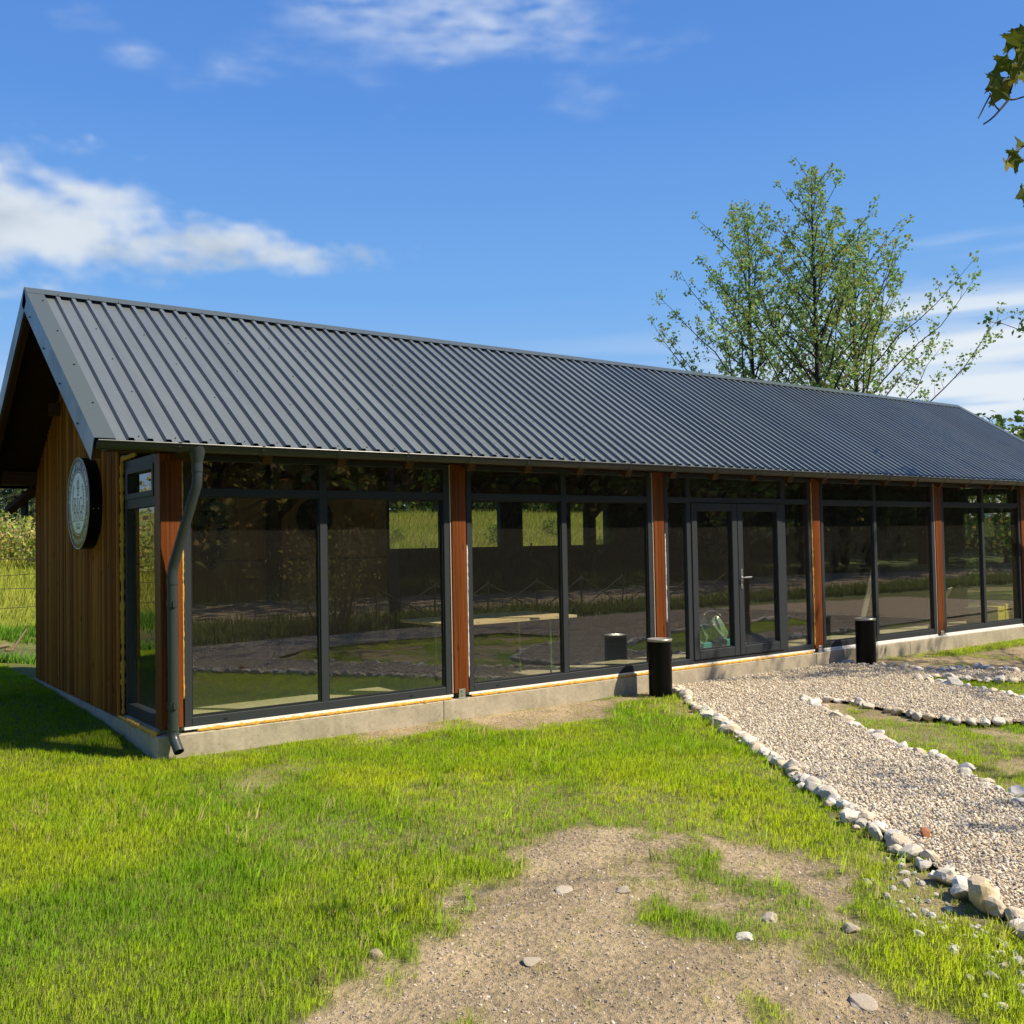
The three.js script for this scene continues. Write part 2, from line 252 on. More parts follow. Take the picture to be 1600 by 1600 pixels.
{
  const axis = (lo, hi, step, far) => { const a = []; for (let v = lo; v <= hi + 1e-6; v += step) a.push(v); let s = step, v = hi; while (v < far) { s *= 1.22; v += s; a.push(v); } s = step; v = lo; while (v > -far) { s *= 1.22; v -= s; a.unshift(v); } return a; };
  const xs = axis(-5, 13, 0.075, 900), zs = axis(-3, 9.5, 0.075, 900), nx = xs.length, nz = zs.length, pos = new Float32Array(nx * nz * 3), col = new Float32Array(nx * nz * 3), uv = new Float32Array(nx * nz * 2), idx = [];
  for (let j = 0; j < nz; j++) for (let i = 0; i < nx; i++) {
    const k = j * nx + i, x = xs[i], z = zs[j], g = grassShare(x, z), n = fbm(x * 1.3, z * 1.3, 4, 231), road = roadBand(x, z) > -1, far = smoothstep(-z, 18, 40);
    pos.set([x, terrain(x, z) - 0.012 * (1 - g), z], k * 3); uv.set([x, z], k * 2);
    const bank = z < -7.2 && z > -13.4;
    const rut = fbm(x * 0.8 + 70, z * 2.4, 4, 239), so_ = 0.70 + 0.55 * rut; const soil = road ? [0.44, 0.335, 0.21] : bank ? (z < -10.6 ? [0.06, 0.047, 0.03] : [0.16, 0.13, 0.09]) : [lerp(0.36, 0.44, n) * so_, lerp(0.28, 0.345, n) * so_, lerp(0.16, 0.205, n) * so_];
    const turf = z < -9 ? [lerp(0.19, 0.27, n), lerp(0.25, 0.30, n), lerp(0.03, 0.05, n)] : z > 9.6 ? [lerp(0.10, 0.15, n), lerp(0.17, 0.23, n), 0.03] : [lerp(0.09, 0.15, n), lerp(0.125, 0.16, n), 0.012];
    for (let c = 0; c < 3; c++) col[k * 3 + c] = lerp(soil[c], turf[c], smoothstep(g, 0.1, 0.75)) * 1.15;
  }
  for (let j = 0; j < nz - 1; j++) for (let i = 0; i < nx - 1; i++) { const a = j * nx + i; idx.push(a, a + nx, a + 1, a + 1, a + nx, a + nx + 1); }
  const g = new THREE.BufferGeometry(); g.setAttribute('position', new THREE.BufferAttribute(pos, 3)); g.setAttribute('color', new THREE.BufferAttribute(col, 3)); g.setAttribute('uv', new THREE.BufferAttribute(uv, 2)); g.setIndex(idx); g.computeVertexNormals();
  structure('ground', g, std([1, 1, 1], 0.95, { vertexColors: true, map: groundMap, bumpMap: groundMap, bumpScale: 0.03 }), 'lawn, bare soil and meadow around the lounge building');
}

// ---------------------------------------------------------------- stones
function stoneGeo(seed, detail = 1, flat = 0.7, rough = 0.28) {
  const g = new THREE.IcosahedronGeometry(1, detail), p = g.attributes.position, r = rng(seed), ox = r() * 50, planes = [];
  for (let i = 0; i < 7; i++) planes.push([new THREE.Vector3(r() * 2 - 1, r() * 2 - 1, r() * 2 - 1).normalize(), 0.55 + r() * 0.35]);
  const v = new THREE.Vector3();
  for (let i = 0; i < p.count; i++) {
    v.fromBufferAttribute(p, i); let s = 1 + rough * 2 * (vnoise(v.x * 1.6 + ox, v.y * 1.6 + v.z * 1.3 + ox, seed) - 0.5); v.multiplyScalar(s);
    for (const [n, d] of planes) { const k = v.dot(n) - d; if (k > 0) v.addScaledVector(n, -k * 0.85); }
    p.setXYZ(i, v.x, v.y * flat, v.z);
  }
  g.computeVertexNormals(); return uvMetres(g);
}
const pathY = GY + 0.028;
const path = structure('gravel_path', flatSheet(pathOuter, pathY, [islandA, islandB]), std([0.66, 0.55, 0.41], 0.95, { map: gravelMap, bumpMap: gravelMap, bumpScale: 0.02 }), 'pale crushed stone path from the glass doors to the lower right');
{
  const r = rng(5), mats = [], cols = [], q = new THREE.Quaternion(), e = new THREE.Euler(), m = new THREE.Matrix4(), p = new THREE.Vector3(), s = new THREE.Vector3();
  const geo = stoneGeo(400, 0, 0.7, 0.3);
  const near = (x, z) => Math.hypot(x + 2.6, z - 8.7);
  for (let x = 1.6; x < 17; x += 0.022) for (let z = 0.02; z < 9.6; z += 0.022) {
    const d = near(x, z); if (d > 6.5 && r() < Math.min(0.72, (d - 6.5) * 0.085)) continue; if (x < 2.2 && z > 8) continue;
    const X = x + (r() - 0.5) * 0.03, Z = z + (r() - 0.5) * 0.03; if (!inside(pathOuter, X, Z) || inside(islandA, X, Z) || inside(islandB, X, Z)) continue;
    const k = (0.0068 + 0.0075 * Math.pow(r(), 2.4)) * (d > 6.5 ? 1.22 : 1);
    mats.push(m.clone().compose(p.set(X, pathY + 0.004 + r() * 0.008, Z), q.setFromEuler(e.set(r() * 6, r() * 6, r() * 6)), s.set(k * (0.8 + r() * 0.7), k * (0.6 + r() * 0.4), k)));
    const t = 0.47 + 0.30 * r() - (r() < 0.08 ? 0.16 : 0), w = r(); cols.push(new THREE.Color().setRGB(t * 1.0, t * lerp(0.88, 0.93, w), t * lerp(0.64, 0.79, w)));
  }
  instanced('gravel', geo, std([1, 1, 1], 0.9), mats, cols, path);
}
const stoneMats = [[0.74, 0.70, 0.61], [0.66, 0.61, 0.51], [0.80, 0.76, 0.68], [0.68, 0.58, 0.44]].map((c) => std(c, 0.9, { map: clone(speck, 2, 2), bumpMap: clone(speck, 2, 2), bumpScale: 0.0007 }));
const stoneGeos = [0, 1, 2, 3, 4, 5, 6, 7, 8].map((i) => stoneGeo(500 + i * 7, 2, 0.75, 0.25));
{
  const r = rng(77);
  const along = (pts, step, size, side = 0.05, skip = 0) => {
    let acc = 0, next = 0; for (let i = 1; i < pts.length; i++) {
      const [ax, az] = pts[i - 1], [bx_, bz] = pts[i], L = Math.hypot(bx_ - ax, bz - az), nxx = -(bz - az) / L, nzz = (bx_ - ax) / L;
      while (next < acc + L) {
        const t = (next - acc) / L, big = r() < 0.16 ? 1.35 : 1, k = size * (0.62 + 0.62 * r()) * big, o = (r() - 0.5) * side * 2;
        next += step * (0.75 + 0.5 * r()) * (0.75 + k / size * 0.3); if (r() < skip) continue;
        const m = part(numbered('edge_stone'), stoneGeos[Math.floor(r() * stoneGeos.length)], stoneMats[Math.floor(r() * stoneMats.length)], path);
        const x = lerp(ax, bx_, t) + nxx * o, z = lerp(az, bz, t) + nzz * o;
        m.position.set(x, pathY + k * 0.32 - 0.02, z); m.rotation.set((r() - 0.5) * 0.7, r() * 6.3, (r() - 0.5) * 0.7); m.scale.set(k * (0.85 + r() * 0.5), k * (0.75 + r() * 0.5), k * (0.8 + r() * 0.4));
      } acc += L;
    }
  };
  along(pathOuter.slice(0, 9), 0.10, 0.057, 0.045); along(pathOuter.slice(8, 17), 0.095, 0.057, 0.05); along(pathOuter.slice(0, 17), 0.2, 0.03, 0.09);
  along([...islandA.slice(-8), islandA[0]], 0.115, 0.056, 0.05, 0.06);
  along(islandA.slice(0, 11), 0.12, 0.056, 0.04, 0.05);
  along([islandB.at(-4), ...islandB.slice(-3), islandB[0], ...islandB.slice(1, 5)], 0.12, 0.06, 0.05);
  along([[15.5, 5.4], [12.5, 5.2], [9.8, 4.3], [8.27, 3.23]], 0.2, 0.08, 0.05);
  along([...pathOuter.slice(-1), ...pathOuter.slice(-9, -1).reverse(), [12, 2.5], [14, 2.75]], 0.12, 0.06, 0.06, 0.05);
}
// loose rocks lying on the soil
const soilRock = [[0.46, 0.40, 0.31], [0.38, 0.31, 0.22], [0.50, 0.44, 0.35]].map((c) => std(c, 0.95, { map: clone(speck, 2, 2), bumpMap: clone(speck, 2, 2), bumpScale: 0.0007 }));
{
  const rock = (x, z, k, g, m, label, ry = 0, sx = 1, sy = 1) => { const o = part(numbered('rock'), stoneGeos[g], m, scene); o.position.set(x, terrain(x, z) + k * 0.22 * sy - 0.012, z); o.rotation.y = ry; o.scale.set(k * sx, k * sy, k); o.userData = { label, category: 'rock' }; };
  rock(-0.50, 4.77, 0.042, 1, soilRock[1], 'tan egg shaped rock at the left rim of the bare soil beside the lawn', 0.4, 0.8, 1.2);
  rock(-0.02, 5.25, 0.040, 2, soilRock[0], 'pale grey flat rock alone in the middle of the bare soil patch', 1.1, 1.2, 0.6);
  rock(1.17, 5.55, 0.046, 3, soilRock[2], 'white chunky rock beside the thin grass in the right part of the soil', 0.7, 1, 0.9);
  rock(1.37, 5.87, 0.04, 4, soilRock[0], 'small pale rock close to the straight grass edge on the right', 2.2);
  rock(0.80, 6.32, 0.06, 5, soilRock[0], 'long flat white stone in the soil near the bottom edge of the view', 0.9, 1.3, 0.4);
  rock(0.66, 4.63, 0.05, 6, soilRock[2], 'flat white stone slab at the back of the soil patch near the lawn', 0.3, 1.2, 0.3);
  rock(0.90, 4.83, 0.04, 7, soilRock[0], 'pointed white stone chip between the slab and the round grass tuft', 1.7, 1, 0.6);
  rock(0.92, 5.62, 0.042, 0, stoneMats[2], 'white stone at the right end of the round grass tuft in the soil', 1.2, 1, 0.8);
  const red = std([0.32, 0.12, 0.055], 0.8, { bumpMap: clone(speck, 2, 2), bumpScale: 0.0007 });
  const o = part('brick_fragment', stoneGeos[8], red, scene); o.position.set(2.82, pathY + 0.025, 5.36); o.scale.set(0.045, 0.042, 0.03); o.rotation.y = 0.6; o.userData = { label: 'rust red brick fragment lying behind the white stones of the path edge', category: 'brick' };
  const cream = part(numbered('rock'), stoneGeos[1], std([0.66, 0.55, 0.36], 0.9, { map: clone(speck, 2, 2), bumpMap: clone(speck, 2, 2), bumpScale: 0.0007 }), scene); cream.position.set(2.06, GY + 0.07, 6.12); cream.scale.set(0.075, 0.14, 0.075); cream.rotation.set(0.1, 0.5, 0.1); cream.userData = { label: 'upright cream coloured block stone in the near end of the path edge', category: 'rock' };
}
// fine stones in the soil
{
  const r = rng(19), mats = [], cols = [], q = new THREE.Quaternion(), e = new THREE.Euler(), p = new THREE.Vector3(), s = new THREE.Vector3(), geo = stoneGeo(431, 0, 0.6, 0.3);
  for (let i = 0; i < 160000; i++) {
    const a = r(), x = a < 0.72 ? -1.8 + r() * 4.4 : -0.5 + r() * 14, z = a < 0.72 ? 3.5 + r() * 4.2 : 0.02 + r() * 2.4, g = grassShare(x, z); if (g > 0.45 * r() + 0.1) continue; if (inside(pathOuter, x, z) && !inside(islandA, x, z)) continue;
    const k = 0.0016 + 0.0080 * Math.pow(r(), 9);
    mats.push(new THREE.Matrix4().compose(p.set(x, terrain(x, z) - 0.012 + k * 0.2, z), q.setFromEuler(e.set(r() * 6, r() * 6, r() * 6)), s.set(k * (0.8 + r()), k, k)));
    const t = 0.22 + 0.42 * r() * r() + 0.1 * r(), w = r(); cols.push(new THREE.Color().setRGB(t, t * lerp(0.78, 0.93, w), t * lerp(0.55, 0.82, w)));
  }
  const rubble = stoneGeo(433, 1, 0.7, 0.3);
  const o = thing('soil_pebbles', 'small stones and grit scattered over the bare soil', 'pebbles'); delete o.userData.category; o.userData.kind = 'stuff';
  instanced('pebble', geo, std([1, 1, 1], 0.95), mats, cols, o);
  const m2 = [], c2 = []; // rubble beside the near path edge
  for (let i = 0; i < 190; i++) { const t = r(), x = lerp(2.45, 1.5, t) - Math.pow(r(), 1.6) * 0.38, z = lerp(5.35, 6.7, t) + (r() - 0.3) * 0.12, k = 0.006 + 0.024 * Math.pow(r(), 3); m2.push(new THREE.Matrix4().compose(p.set(x, terrain(x, z) + k * 0.2 - 0.006, z), q.setFromEuler(e.set(r() * 6, r() * 6, r() * 6)), s.set(k * (0.8 + r() * 0.6), k, k))); const c = 0.28 + 0.25 * r(); c2.push(new THREE.Color().setRGB(c, c * 0.95, c * 0.85)); }
  instanced('rubble_stone', rubble, std([1, 1, 1], 0.95), m2, c2, o);
}

// ---------------------------------------------------------------- grass
function tuftGeo(seed, blades, h, spread, width) {
  const r = rng(seed), pos = [], nor = [];
  for (let b = 0; b < blades; b++) {
    const a = r() * 6.283, d = spread * Math.sqrt(r()), x = Math.cos(a) * d, z = Math.sin(a) * d, hh = h * (0.55 + 0.6 * r()), f = r() * 6.283, lean = 0.12 + 0.5 * r() * r() + 0.1, w = width * (0.7 + 0.6 * r()), ca = Math.cos(f), sa = Math.sin(f), px = -sa * w / 2, pz = ca * w / 2;
    const P = (t) => [x + ca * hh * lean * t * t, hh * t * (1 - 0.18 * lean * t), z + sa * hh * lean * t * t];
    const A = P(0), B = P(0.55), T = P(1), q = 0.8;
    const tri = (u, v, w_) => { pos.push(...u, ...v, ...w_); for (let i = 0; i < 3; i++) nor.push(ca * 0.4, 0.88, sa * 0.4); };
    const a0 = [A[0] - px, A[1], A[2] - pz], a1 = [A[0] + px, A[1], A[2] + pz], b0 = [B[0] - px * q, B[1], B[2] - pz * q], b1 = [B[0] + px * q, B[1], B[2] + pz * q];
    tri(a0, a1, b1); tri(a0, b1, b0); tri(b0, b1, T);
  }
  const g = new THREE.BufferGeometry(); g.setAttribute('position', new THREE.Float32BufferAttribute(pos, 3)); g.setAttribute('normal', new THREE.Float32BufferAttribute(nor, 3)); return g;
}
const bladeMat = phys([1, 1, 1], 1, { transmission: 0.35, thickness: 0, specularIntensity: 0.05, side: THREE.DoubleSide });
{
  const r = rng(3), sets = [[], [], []], cols = [[], [], []], q = new THREE.Quaternion(), e = new THREE.Euler(), p = new THREE.Vector3(), s = new THREE.Vector3();
  const add = (x, z, g, tall) => {
    const i = Math.floor(r() * 3), n = fbm(x * 0.9 + 3, z * 0.9, 3, 301), n2 = fbm(x * 3.1, z * 3.1, 2, 303), dark = 0.8 * smoothstep(fbm(x * 1.6 + 50, z * 1.6, 3, 307), 0.62, 0.76), k = tall * (0.6 + 0.55 * r()) * (0.55 + 0.5 * g) * (0.8 + 0.5 * n2) * (1 + 0.35 * dark);
    sets[i].push(new THREE.Matrix4().compose(p.set(x, terrain(x, z) - 0.004, z), q.setFromEuler(e.set((r() - 0.5) * 0.3, r() * 6.283, (r() - 0.5) * 0.3)), s.set(lerp(1, k, 0.5), k, lerp(1, k, 0.5))));
    const dry = smoothstep(0.55 - g + (r() - 0.5) * 0.25, 0, 0.4) * 0.75 + (r() < 0.11 ? 0.6 : 0), v = 0.85 + 0.3 * r(), y = clamp(0.5 + (n - 0.5) * 2.2 + 0.4 * (r() - 0.5), 0, 1);
    let c = [lerp(0.26, 0.56, y), lerp(0.50, 0.71, y), lerp(0.008, 0.012, y)]; c = c.map((t, j) => lerp(t, [0.17, 0.38, 0.012][j], dark * 0.6)); c = c.map((t, j) => lerp(t, [0.42, 0.36, 0.13][j], Math.min(0.85, dry)) * v); cols[i].push(new THREE.Color().setRGB(...c));
  };
  for (let x = -7; x < 7; x += 0.031) for (let z = -8.6; z < 9.2; z += 0.031) {
    if (x > -0.02 && z < 0.02) { continue; }
    const X = x + (r() - 0.5) * 0.05, Z = z + (r() - 0.5) * 0.05; if (X > -0.05 && Z < 0.03) continue;
    const d = Math.hypot(X + 2.6, Z - 8.7); if (d > 9 && r() < 0.35) continue; if (Z > 8 && r() < 0.5) continue;
    const g = grassShare(X, Z); if (r() > Math.pow(g, 1.1) * 0.92) continue; add(X, Z, g, 1);
  }
  for (let x = 7; x < 17; x += 0.06) for (let z = 0.03; z < 9; z += 0.06) { const X = x + (r() - 0.5) * 0.07, Z = z + (r() - 0.5) * 0.07, g = grassShare(X, Z); if (r() > g * 0.9 || g < 0.12) continue; add(X, Z, g, 1.05); }
  const o = thing('lawn_grass', 'bright green lawn grass in front of and beside the building', 'grass'); delete o.userData.category; o.userData.kind = 'stuff';
  sets.forEach((m, i) => instanced('grass_tuft', tuftGeo(900 + i, 13, 0.046, 0.036, 0.0026), bladeMat, m, cols[i], o));
  // taller blades scattered in the lawn
  const tall = [], tallC = [];
  for (let i = 0; i < 5200; i++) { const x = -6.5 + r() * 12, z = 0.3 + r() * 8; if (r() > grassShare(x, z) || grassShare(x, z) < 0.3) continue; const cl = fbm(x * 1.1 + 80, z * 1.1, 3, 331); if (cl < 0.5) continue; const k = 0.8 + 0.7 * r(); tall.push(new THREE.Matrix4().compose(p.set(x, terrain(x, z) - 0.004, z), q.setFromEuler(e.set((r() - 0.5) * 0.5, r() * 6.283, (r() - 0.5) * 0.5)), s.set(k, k * 0.85, k))); const v = r(); tallC.push(new THREE.Color().setRGB(...(v < 0.25 ? [0.46, 0.42, 0.16] : [0.20 + 0.2 * v, 0.44 + 0.16 * v, 0.015]))); }
  instanced('tall_tuft', tuftGeo(960, 7, 0.10, 0.03, 0.0042), bladeMat, tall, tallC, o);
  // meadow behind the building and rough grass of the islands behind the camera
  const ms = [], mc = [];
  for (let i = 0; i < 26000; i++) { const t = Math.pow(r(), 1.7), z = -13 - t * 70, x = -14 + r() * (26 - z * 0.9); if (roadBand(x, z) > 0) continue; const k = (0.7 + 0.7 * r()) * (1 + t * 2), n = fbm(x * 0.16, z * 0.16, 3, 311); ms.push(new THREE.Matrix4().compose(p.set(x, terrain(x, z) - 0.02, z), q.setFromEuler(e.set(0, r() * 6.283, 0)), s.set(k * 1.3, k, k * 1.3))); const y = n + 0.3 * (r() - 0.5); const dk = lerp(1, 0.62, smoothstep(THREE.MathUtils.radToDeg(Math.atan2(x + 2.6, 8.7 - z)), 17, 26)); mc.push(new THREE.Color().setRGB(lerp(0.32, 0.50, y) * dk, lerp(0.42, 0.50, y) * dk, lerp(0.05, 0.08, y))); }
  for (let i = 0; i < 14000; i++) { const x = -6 + r() * 14, z = -14 + r() * 5.8; if (x > -0.2 && z > -5.6) continue; const g = grassShare(x, z); if (r() > g) continue; const k = 0.6 + 0.6 * r(); ms.push(new THREE.Matrix4().compose(p.set(x, terrain(x, z) - 0.02, z), q.setFromEuler(e.set(0, r() * 6.283, 0)), s.set(k, k * 0.7, k))); mc.push(new THREE.Color().setRGB(0.16, 0.34, 0.03)); }
  for (let i = 0; i < 16000; i++) { const x = -16 + r() * 60, z = 9.8 + Math.pow(r(), 1.4) * 34; if (roadBand(x, z) > -0.2) continue; const k = 0.7 + 0.9 * r(); ms.push(new THREE.Matrix4().compose(p.set(x, terrain(x, z) - 0.02, z), q.setFromEuler(e.set(0, r() * 6.283, 0)), s.set(k, k, k))); const v = 0.8 + 0.5 * r(); mc.push(new THREE.Color().setRGB(0.125 * v, 0.17 * v, 0.035)); }
  const mo = thing('meadow_grass', 'tall yellowish meadow grass on the sunlit slope behind the building', 'grass'); delete mo.userData.category; mo.userData.kind = 'stuff';
  instanced('meadow_tuft', tuftGeo(950, 16, 0.26, 0.16, 0.014), bladeMat, ms, mc, mo);
}

// ---------------------------------------------------------------- the lounge building
const RZ = -2.5, RY = 4.356, SL = 0.645, EAVE = 0.33, X0 = -0.617, X1 = 17.33, BACK = -5.16, LEN = 15.05;
const roofY = (z) => RY - SL * Math.abs(z - RZ);
const B = thing('lounge_building', 'long single storey glass fronted lounge with dark ribbed metal gable roof', 'building');
const cosS = 1 / Math.hypot(1, SL), sinS = SL * cosS;
// foundation, floor
{
  const f = part('foundation', merge([bev(-0.03, 2.86, -0.6, 0, -5.2, 0, 0.008), bev(2.863, 5.86, -0.6, -0.001, -5.2, -0.001, 0.006), bev(5.863, 9.0, -0.6, 0, -5.2, 0.001, 0.006), bev(9.003, 11.3, -0.6, -0.001, -5.2, 0, 0.006), bev(11.303, 15.13, -0.6, 0, -5.2, -0.001, 0.006)]), M.concrete, B);
  part('floor', bx(0.02, 15.02, 0.002, 0.03, -5.12, -0.12), M.floor, B);
}
// foam and membrane strips on the front edge
function foamStrip(a, b, r0, seed, n = 60) {
  const r = rng(seed), A = new THREE.Vector3(...a), D = new THREE.Vector3(...b).sub(A), pos = [], idx = [], S = 7, dir = D.clone().normalize(), up = Math.abs(dir.y) > 0.9 ? new THREE.Vector3(1, 0, 0) : new THREE.Vector3(0, 1, 0), u = dir.clone().cross(up).normalize(), v = u.clone().cross(dir).normalize();
  for (let i = 0; i <= n; i++) { const t = i / n, k = r0 * (0.55 + 1.0 * r()) * (i === 0 || i === n ? 0.2 : 1); for (let j = 0; j < S; j++) { const w = (j / S) * 6.283, kk = k * (0.75 + 0.5 * r()), P = A.clone().addScaledVector(D, t).addScaledVector(u, Math.cos(w) * kk).addScaledVector(v, Math.sin(w) * kk); pos.push(P.x, P.y, P.z); } }
  for (let i = 0; i < n; i++) for (let j = 0; j < S; j++) { const p0 = i * S + j, p1 = i * S + (j + 1) % S; idx.push(p0, p0 + S, p1, p1, p0 + S, p1 + S); }
  const g = new THREE.BufferGeometry(); g.setAttribute('position', new THREE.Float32BufferAttribute(pos, 3)); g.setIndex(idx); g.computeVertexNormals(); return uvMetres(g);
}
const postX = [[0.01, 0.20], [3.01, 3.19], [5.94, 6.12], [9.02, 9.20], [12.14, 12.33], [14.86, 15.04]];
// posts with galvanised feet
postX.forEach(([a, b], i) => {
  const p = part('post', bev(a, b, 0.055, 2.45, -0.19, -0.022, 0.007), M.post, B);
  part('post_foot', merge([bx(a + 0.05, b - 0.05, 0.001, 0.1, -0.018, -0.012), bx(a + 0.03, b - 0.03, 0.0, 0.008, -0.1, 0.0 - 0.004), bar([(a + b) / 2, 0.04, -0.012], [(a + b) / 2, 0.04, -0.002], 0.011, 6), bar([(a + b) / 2, 0.08, -0.012], [(a + b) / 2, 0.08, -0.002], 0.011, 6)]), M.galv, p);
});
// glazed bays
const FZ0 = -0.11, FZ1 = -0.035, GZ = -0.072, TOP = 2.44, T0 = 2.08, T1 = 2.15, SILL = 0.05;
const paneR = rng(91);
function paneThin(x0, x1, y0, y1, parent, z = GZ) { const g = quadsGeometry([[[x0 - 0.004, y0 - 0.004, z], [x1 + 0.004, y0 - 0.004, z], [x1 + 0.004, y1 + 0.004, z], [x0 - 0.004, y1 + 0.004, z]]], 1), uv = g.attributes.uv, a = paneR() * 9, b = paneR() * 9; for (let i = 0; i < uv.count; i++) uv.setXY(i, uv.getX(i) + a, uv.getY(i) + b); return part('pane', g, M.glass, parent); }
function bay(x0, x1, mull, i) {
  const w = part('window_unit', merge([bev(x0, x0 + 0.065, SILL, TOP, FZ0, FZ1, 0.004), bev(x1 - 0.065, x1, SILL, TOP, FZ0, FZ1, 0.004), bev(x0 + 0.065, x1 - 0.065, SILL, SILL + 0.08, FZ0, FZ1 - 0.001, 0.004), bev(x0 + 0.065, x1 - 0.065, TOP - 0.045, TOP, FZ0, FZ1 - 0.001, 0.004)]), M.frame, B);
  part('mullion', bev(mull, mull + 0.075, SILL + 0.08, TOP - 0.045, FZ0, FZ1 - 0.002, 0.004), M.frame, w);
  for (const [a, b] of [[x0 + 0.065, mull], [mull + 0.075, x1 - 0.065]]) {
    part('transom', bev(a, b, T0, T1, FZ0, FZ1 - 0.003, 0.004), M.frame, w);
    part('glazing_bead', merge([bx(a, b, SILL + 0.08, SILL + 0.096, FZ0 + 0.01, FZ1 - 0.014), bx(a, a + 0.014, SILL + 0.096, T0, FZ0 + 0.01, FZ1 - 0.016), bx(b - 0.014, b, SILL + 0.096, T0, FZ0 + 0.01, FZ1 - 0.016), bx(a + 0.014, b - 0.014, T0 - 0.014, T0, FZ0 + 0.01, FZ1 - 0.015)]), M.screw, w);
    paneThin(a + 0.012, b - 0.012, SILL + 0.09, T0 - 0.012, w); paneThin(a, b, T1, TOP - 0.045, w);
  }
  for (const x of [x0 + 0.35, x1 - 0.5]) part('drain_cap', bx(x, x + 0.035, SILL + 0.03, SILL + 0.045, FZ1 - 0.002, FZ1 + 0.003), M.screw, w);
}
bay(0.215, 2.985, 1.52, 0); bay(3.205, 5.915, 4.50, 1); bay(9.225, 12.115, 10.50, 3); bay(12.345, 14.845, 13.575, 4);
// the entrance bay with double doors
{
  const x0 = 6.135, x1 = 9.005, a = 6.54, b = 8.42;
  const w = part('window_unit', merge([bev(x0, x0 + 0.06, SILL, TOP, FZ0, FZ1, 0.004), bev(x1 - 0.06, x1, SILL, TOP, FZ0, FZ1, 0.004), bev(x0 + 0.06, a, SILL, SILL + 0.07, FZ0, FZ1 - 0.001, 0.004), bev(b, x1 - 0.06, SILL, SILL + 0.07, FZ0, FZ1 - 0.001, 0.004), bev(x0 + 0.06, x1 - 0.06, TOP - 0.045, TOP, FZ0, FZ1 - 0.001, 0.004), bev(a, b, SILL, SILL + 0.045, FZ0, FZ1 - 0.004, 0.004)]), M.frame, B);
  part('transom', bev(x0 + 0.06, x1 - 0.06, T0, T1, FZ0, FZ1 - 0.003, 0.004), M.frame, w);
  for (const [p, q] of [[a - 0.02, a + 0.055], [b - 0.055, b + 0.03]]) part('mullion', merge([bev(p, q, SILL + 0.045, T0, FZ0, FZ1 - 0.002, 0.004), bev(p, q, T1, TOP - 0.045, FZ0, FZ1 - 0.002, 0.004)]), M.frame, w);
  for (const [p, q] of [[x0 + 0.06, a - 0.02], [b + 0.03, x1 - 0.06]]) { paneThin(p, q, SILL + 0.07, T0, w); }
  for (const [p, q] of [[x0 + 0.06, a - 0.02], [a + 0.055, b - 0.055], [b + 0.03, x1 - 0.06]]) paneThin(p, q, T1, TOP - 0.045, w);
  const leaf = (p, q) => {
    const d = part('door', merge([bev(p, p + 0.10, 0.1, T0 - 0.004, FZ0, FZ1 + 0.012, 0.005), bev(q - 0.10, q, 0.1, T0 - 0.004, FZ0, FZ1 + 0.012, 0.005), bev(p + 0.10, q - 0.10, 0.1, 0.215, FZ0, FZ1 + 0.011, 0.005), bev(p + 0.10, q - 0.10, T0 - 0.104, T0 - 0.004, FZ0, FZ1 + 0.011, 0.005)]), M.frame, B);
    paneThin(p + 0.1, q - 0.1, 0.215, T0 - 0.104, d); part('glazing_bead', merge([bx(p + 0.1, q - 0.1, 0.215, 0.228, FZ0 + 0.01, FZ1 - 0.01), bx(p + 0.1, p + 0.112, 0.228, T0 - 0.104, FZ0 + 0.01, FZ1 - 0.011), bx(q - 0.112, q - 0.1, 0.228, T0 - 0.104, FZ0 + 0.01, FZ1 - 0.011)]), M.screw, d); return d;
  };
  leaf(6.60, 7.452); const d2 = leaf(7.460, 8.36);
  part('handle', merge([bev(7.492, 7.528, 0.96, 1.215, FZ1 + 0.012, FZ1 + 0.022, 0.004), bar([7.51, 1.105, FZ1 + 0.02], [7.51, 1.105, FZ1 + 0.065], 0.01, 10), bar([7.502, 1.105, FZ1 + 0.062], [7.645, 1.108, FZ1 + 0.066], 0.0105, 10), bar([7.51, 1.005, FZ1 + 0.02], [7.51, 1.005, FZ1 + 0.03], 0.011, 10)]), M.steel, d2);
}
// sill membrane and foam
{
  const r = rng(8);
  const st = (a, b) => { part('sill_membrane', bx(a, b, 0.026, 0.049, -0.1, -0.028), M.white, B); };
  const fo = (a, b, seed, k = 0.016) => part('foam_seal', foamStrip([a, 0.012, -0.022], [b, 0.012, -0.022], k, seed, Math.round((b - a) * 40)), M.foam, B);
  st(0.21, 3.0); st(3.2, 5.93); st(6.13, 9.01); st(9.21, 12.13); st(12.34, 14.85);
  fo(0.32, 2.98, 1); fo(3.22, 5.9, 2); fo(6.15, 8.98, 3);
  part('sill_membrane', bx(9.21, 15.03, 0.003, 0.02, -0.06, -0.006), M.white, B);
  // foam between posts and frames
  part('foam_seal', foamStrip([9.012, 0.1, -0.028], [9.012, 2.4, -0.028], 0.008, 5, 60), M.foam, B);
  part('foam_seal', foamStrip([0.207, 0.3, -0.03], [0.207, 2.4, -0.03], 0.007, 6, 60), M.foam, B);
  part('foam_seal', foamStrip([3.2, 0.2, -0.03], [3.2, 1.6, -0.03], 0.006, 7, 40), M.white, B);
  part('foam_seal', foamStrip([6.13, 0.6, -0.03], [6.13, 1.7, -0.03], 0.006, 9, 40), M.white, B);
  for (const x of [3.0, 5.93, 12.13]) part('membrane_edge', bx(x - 0.006, x + 0.002, 0.06, 2.44, -0.06, -0.03), std([0.5, 0.42, 0.36], 0.8), B);
}
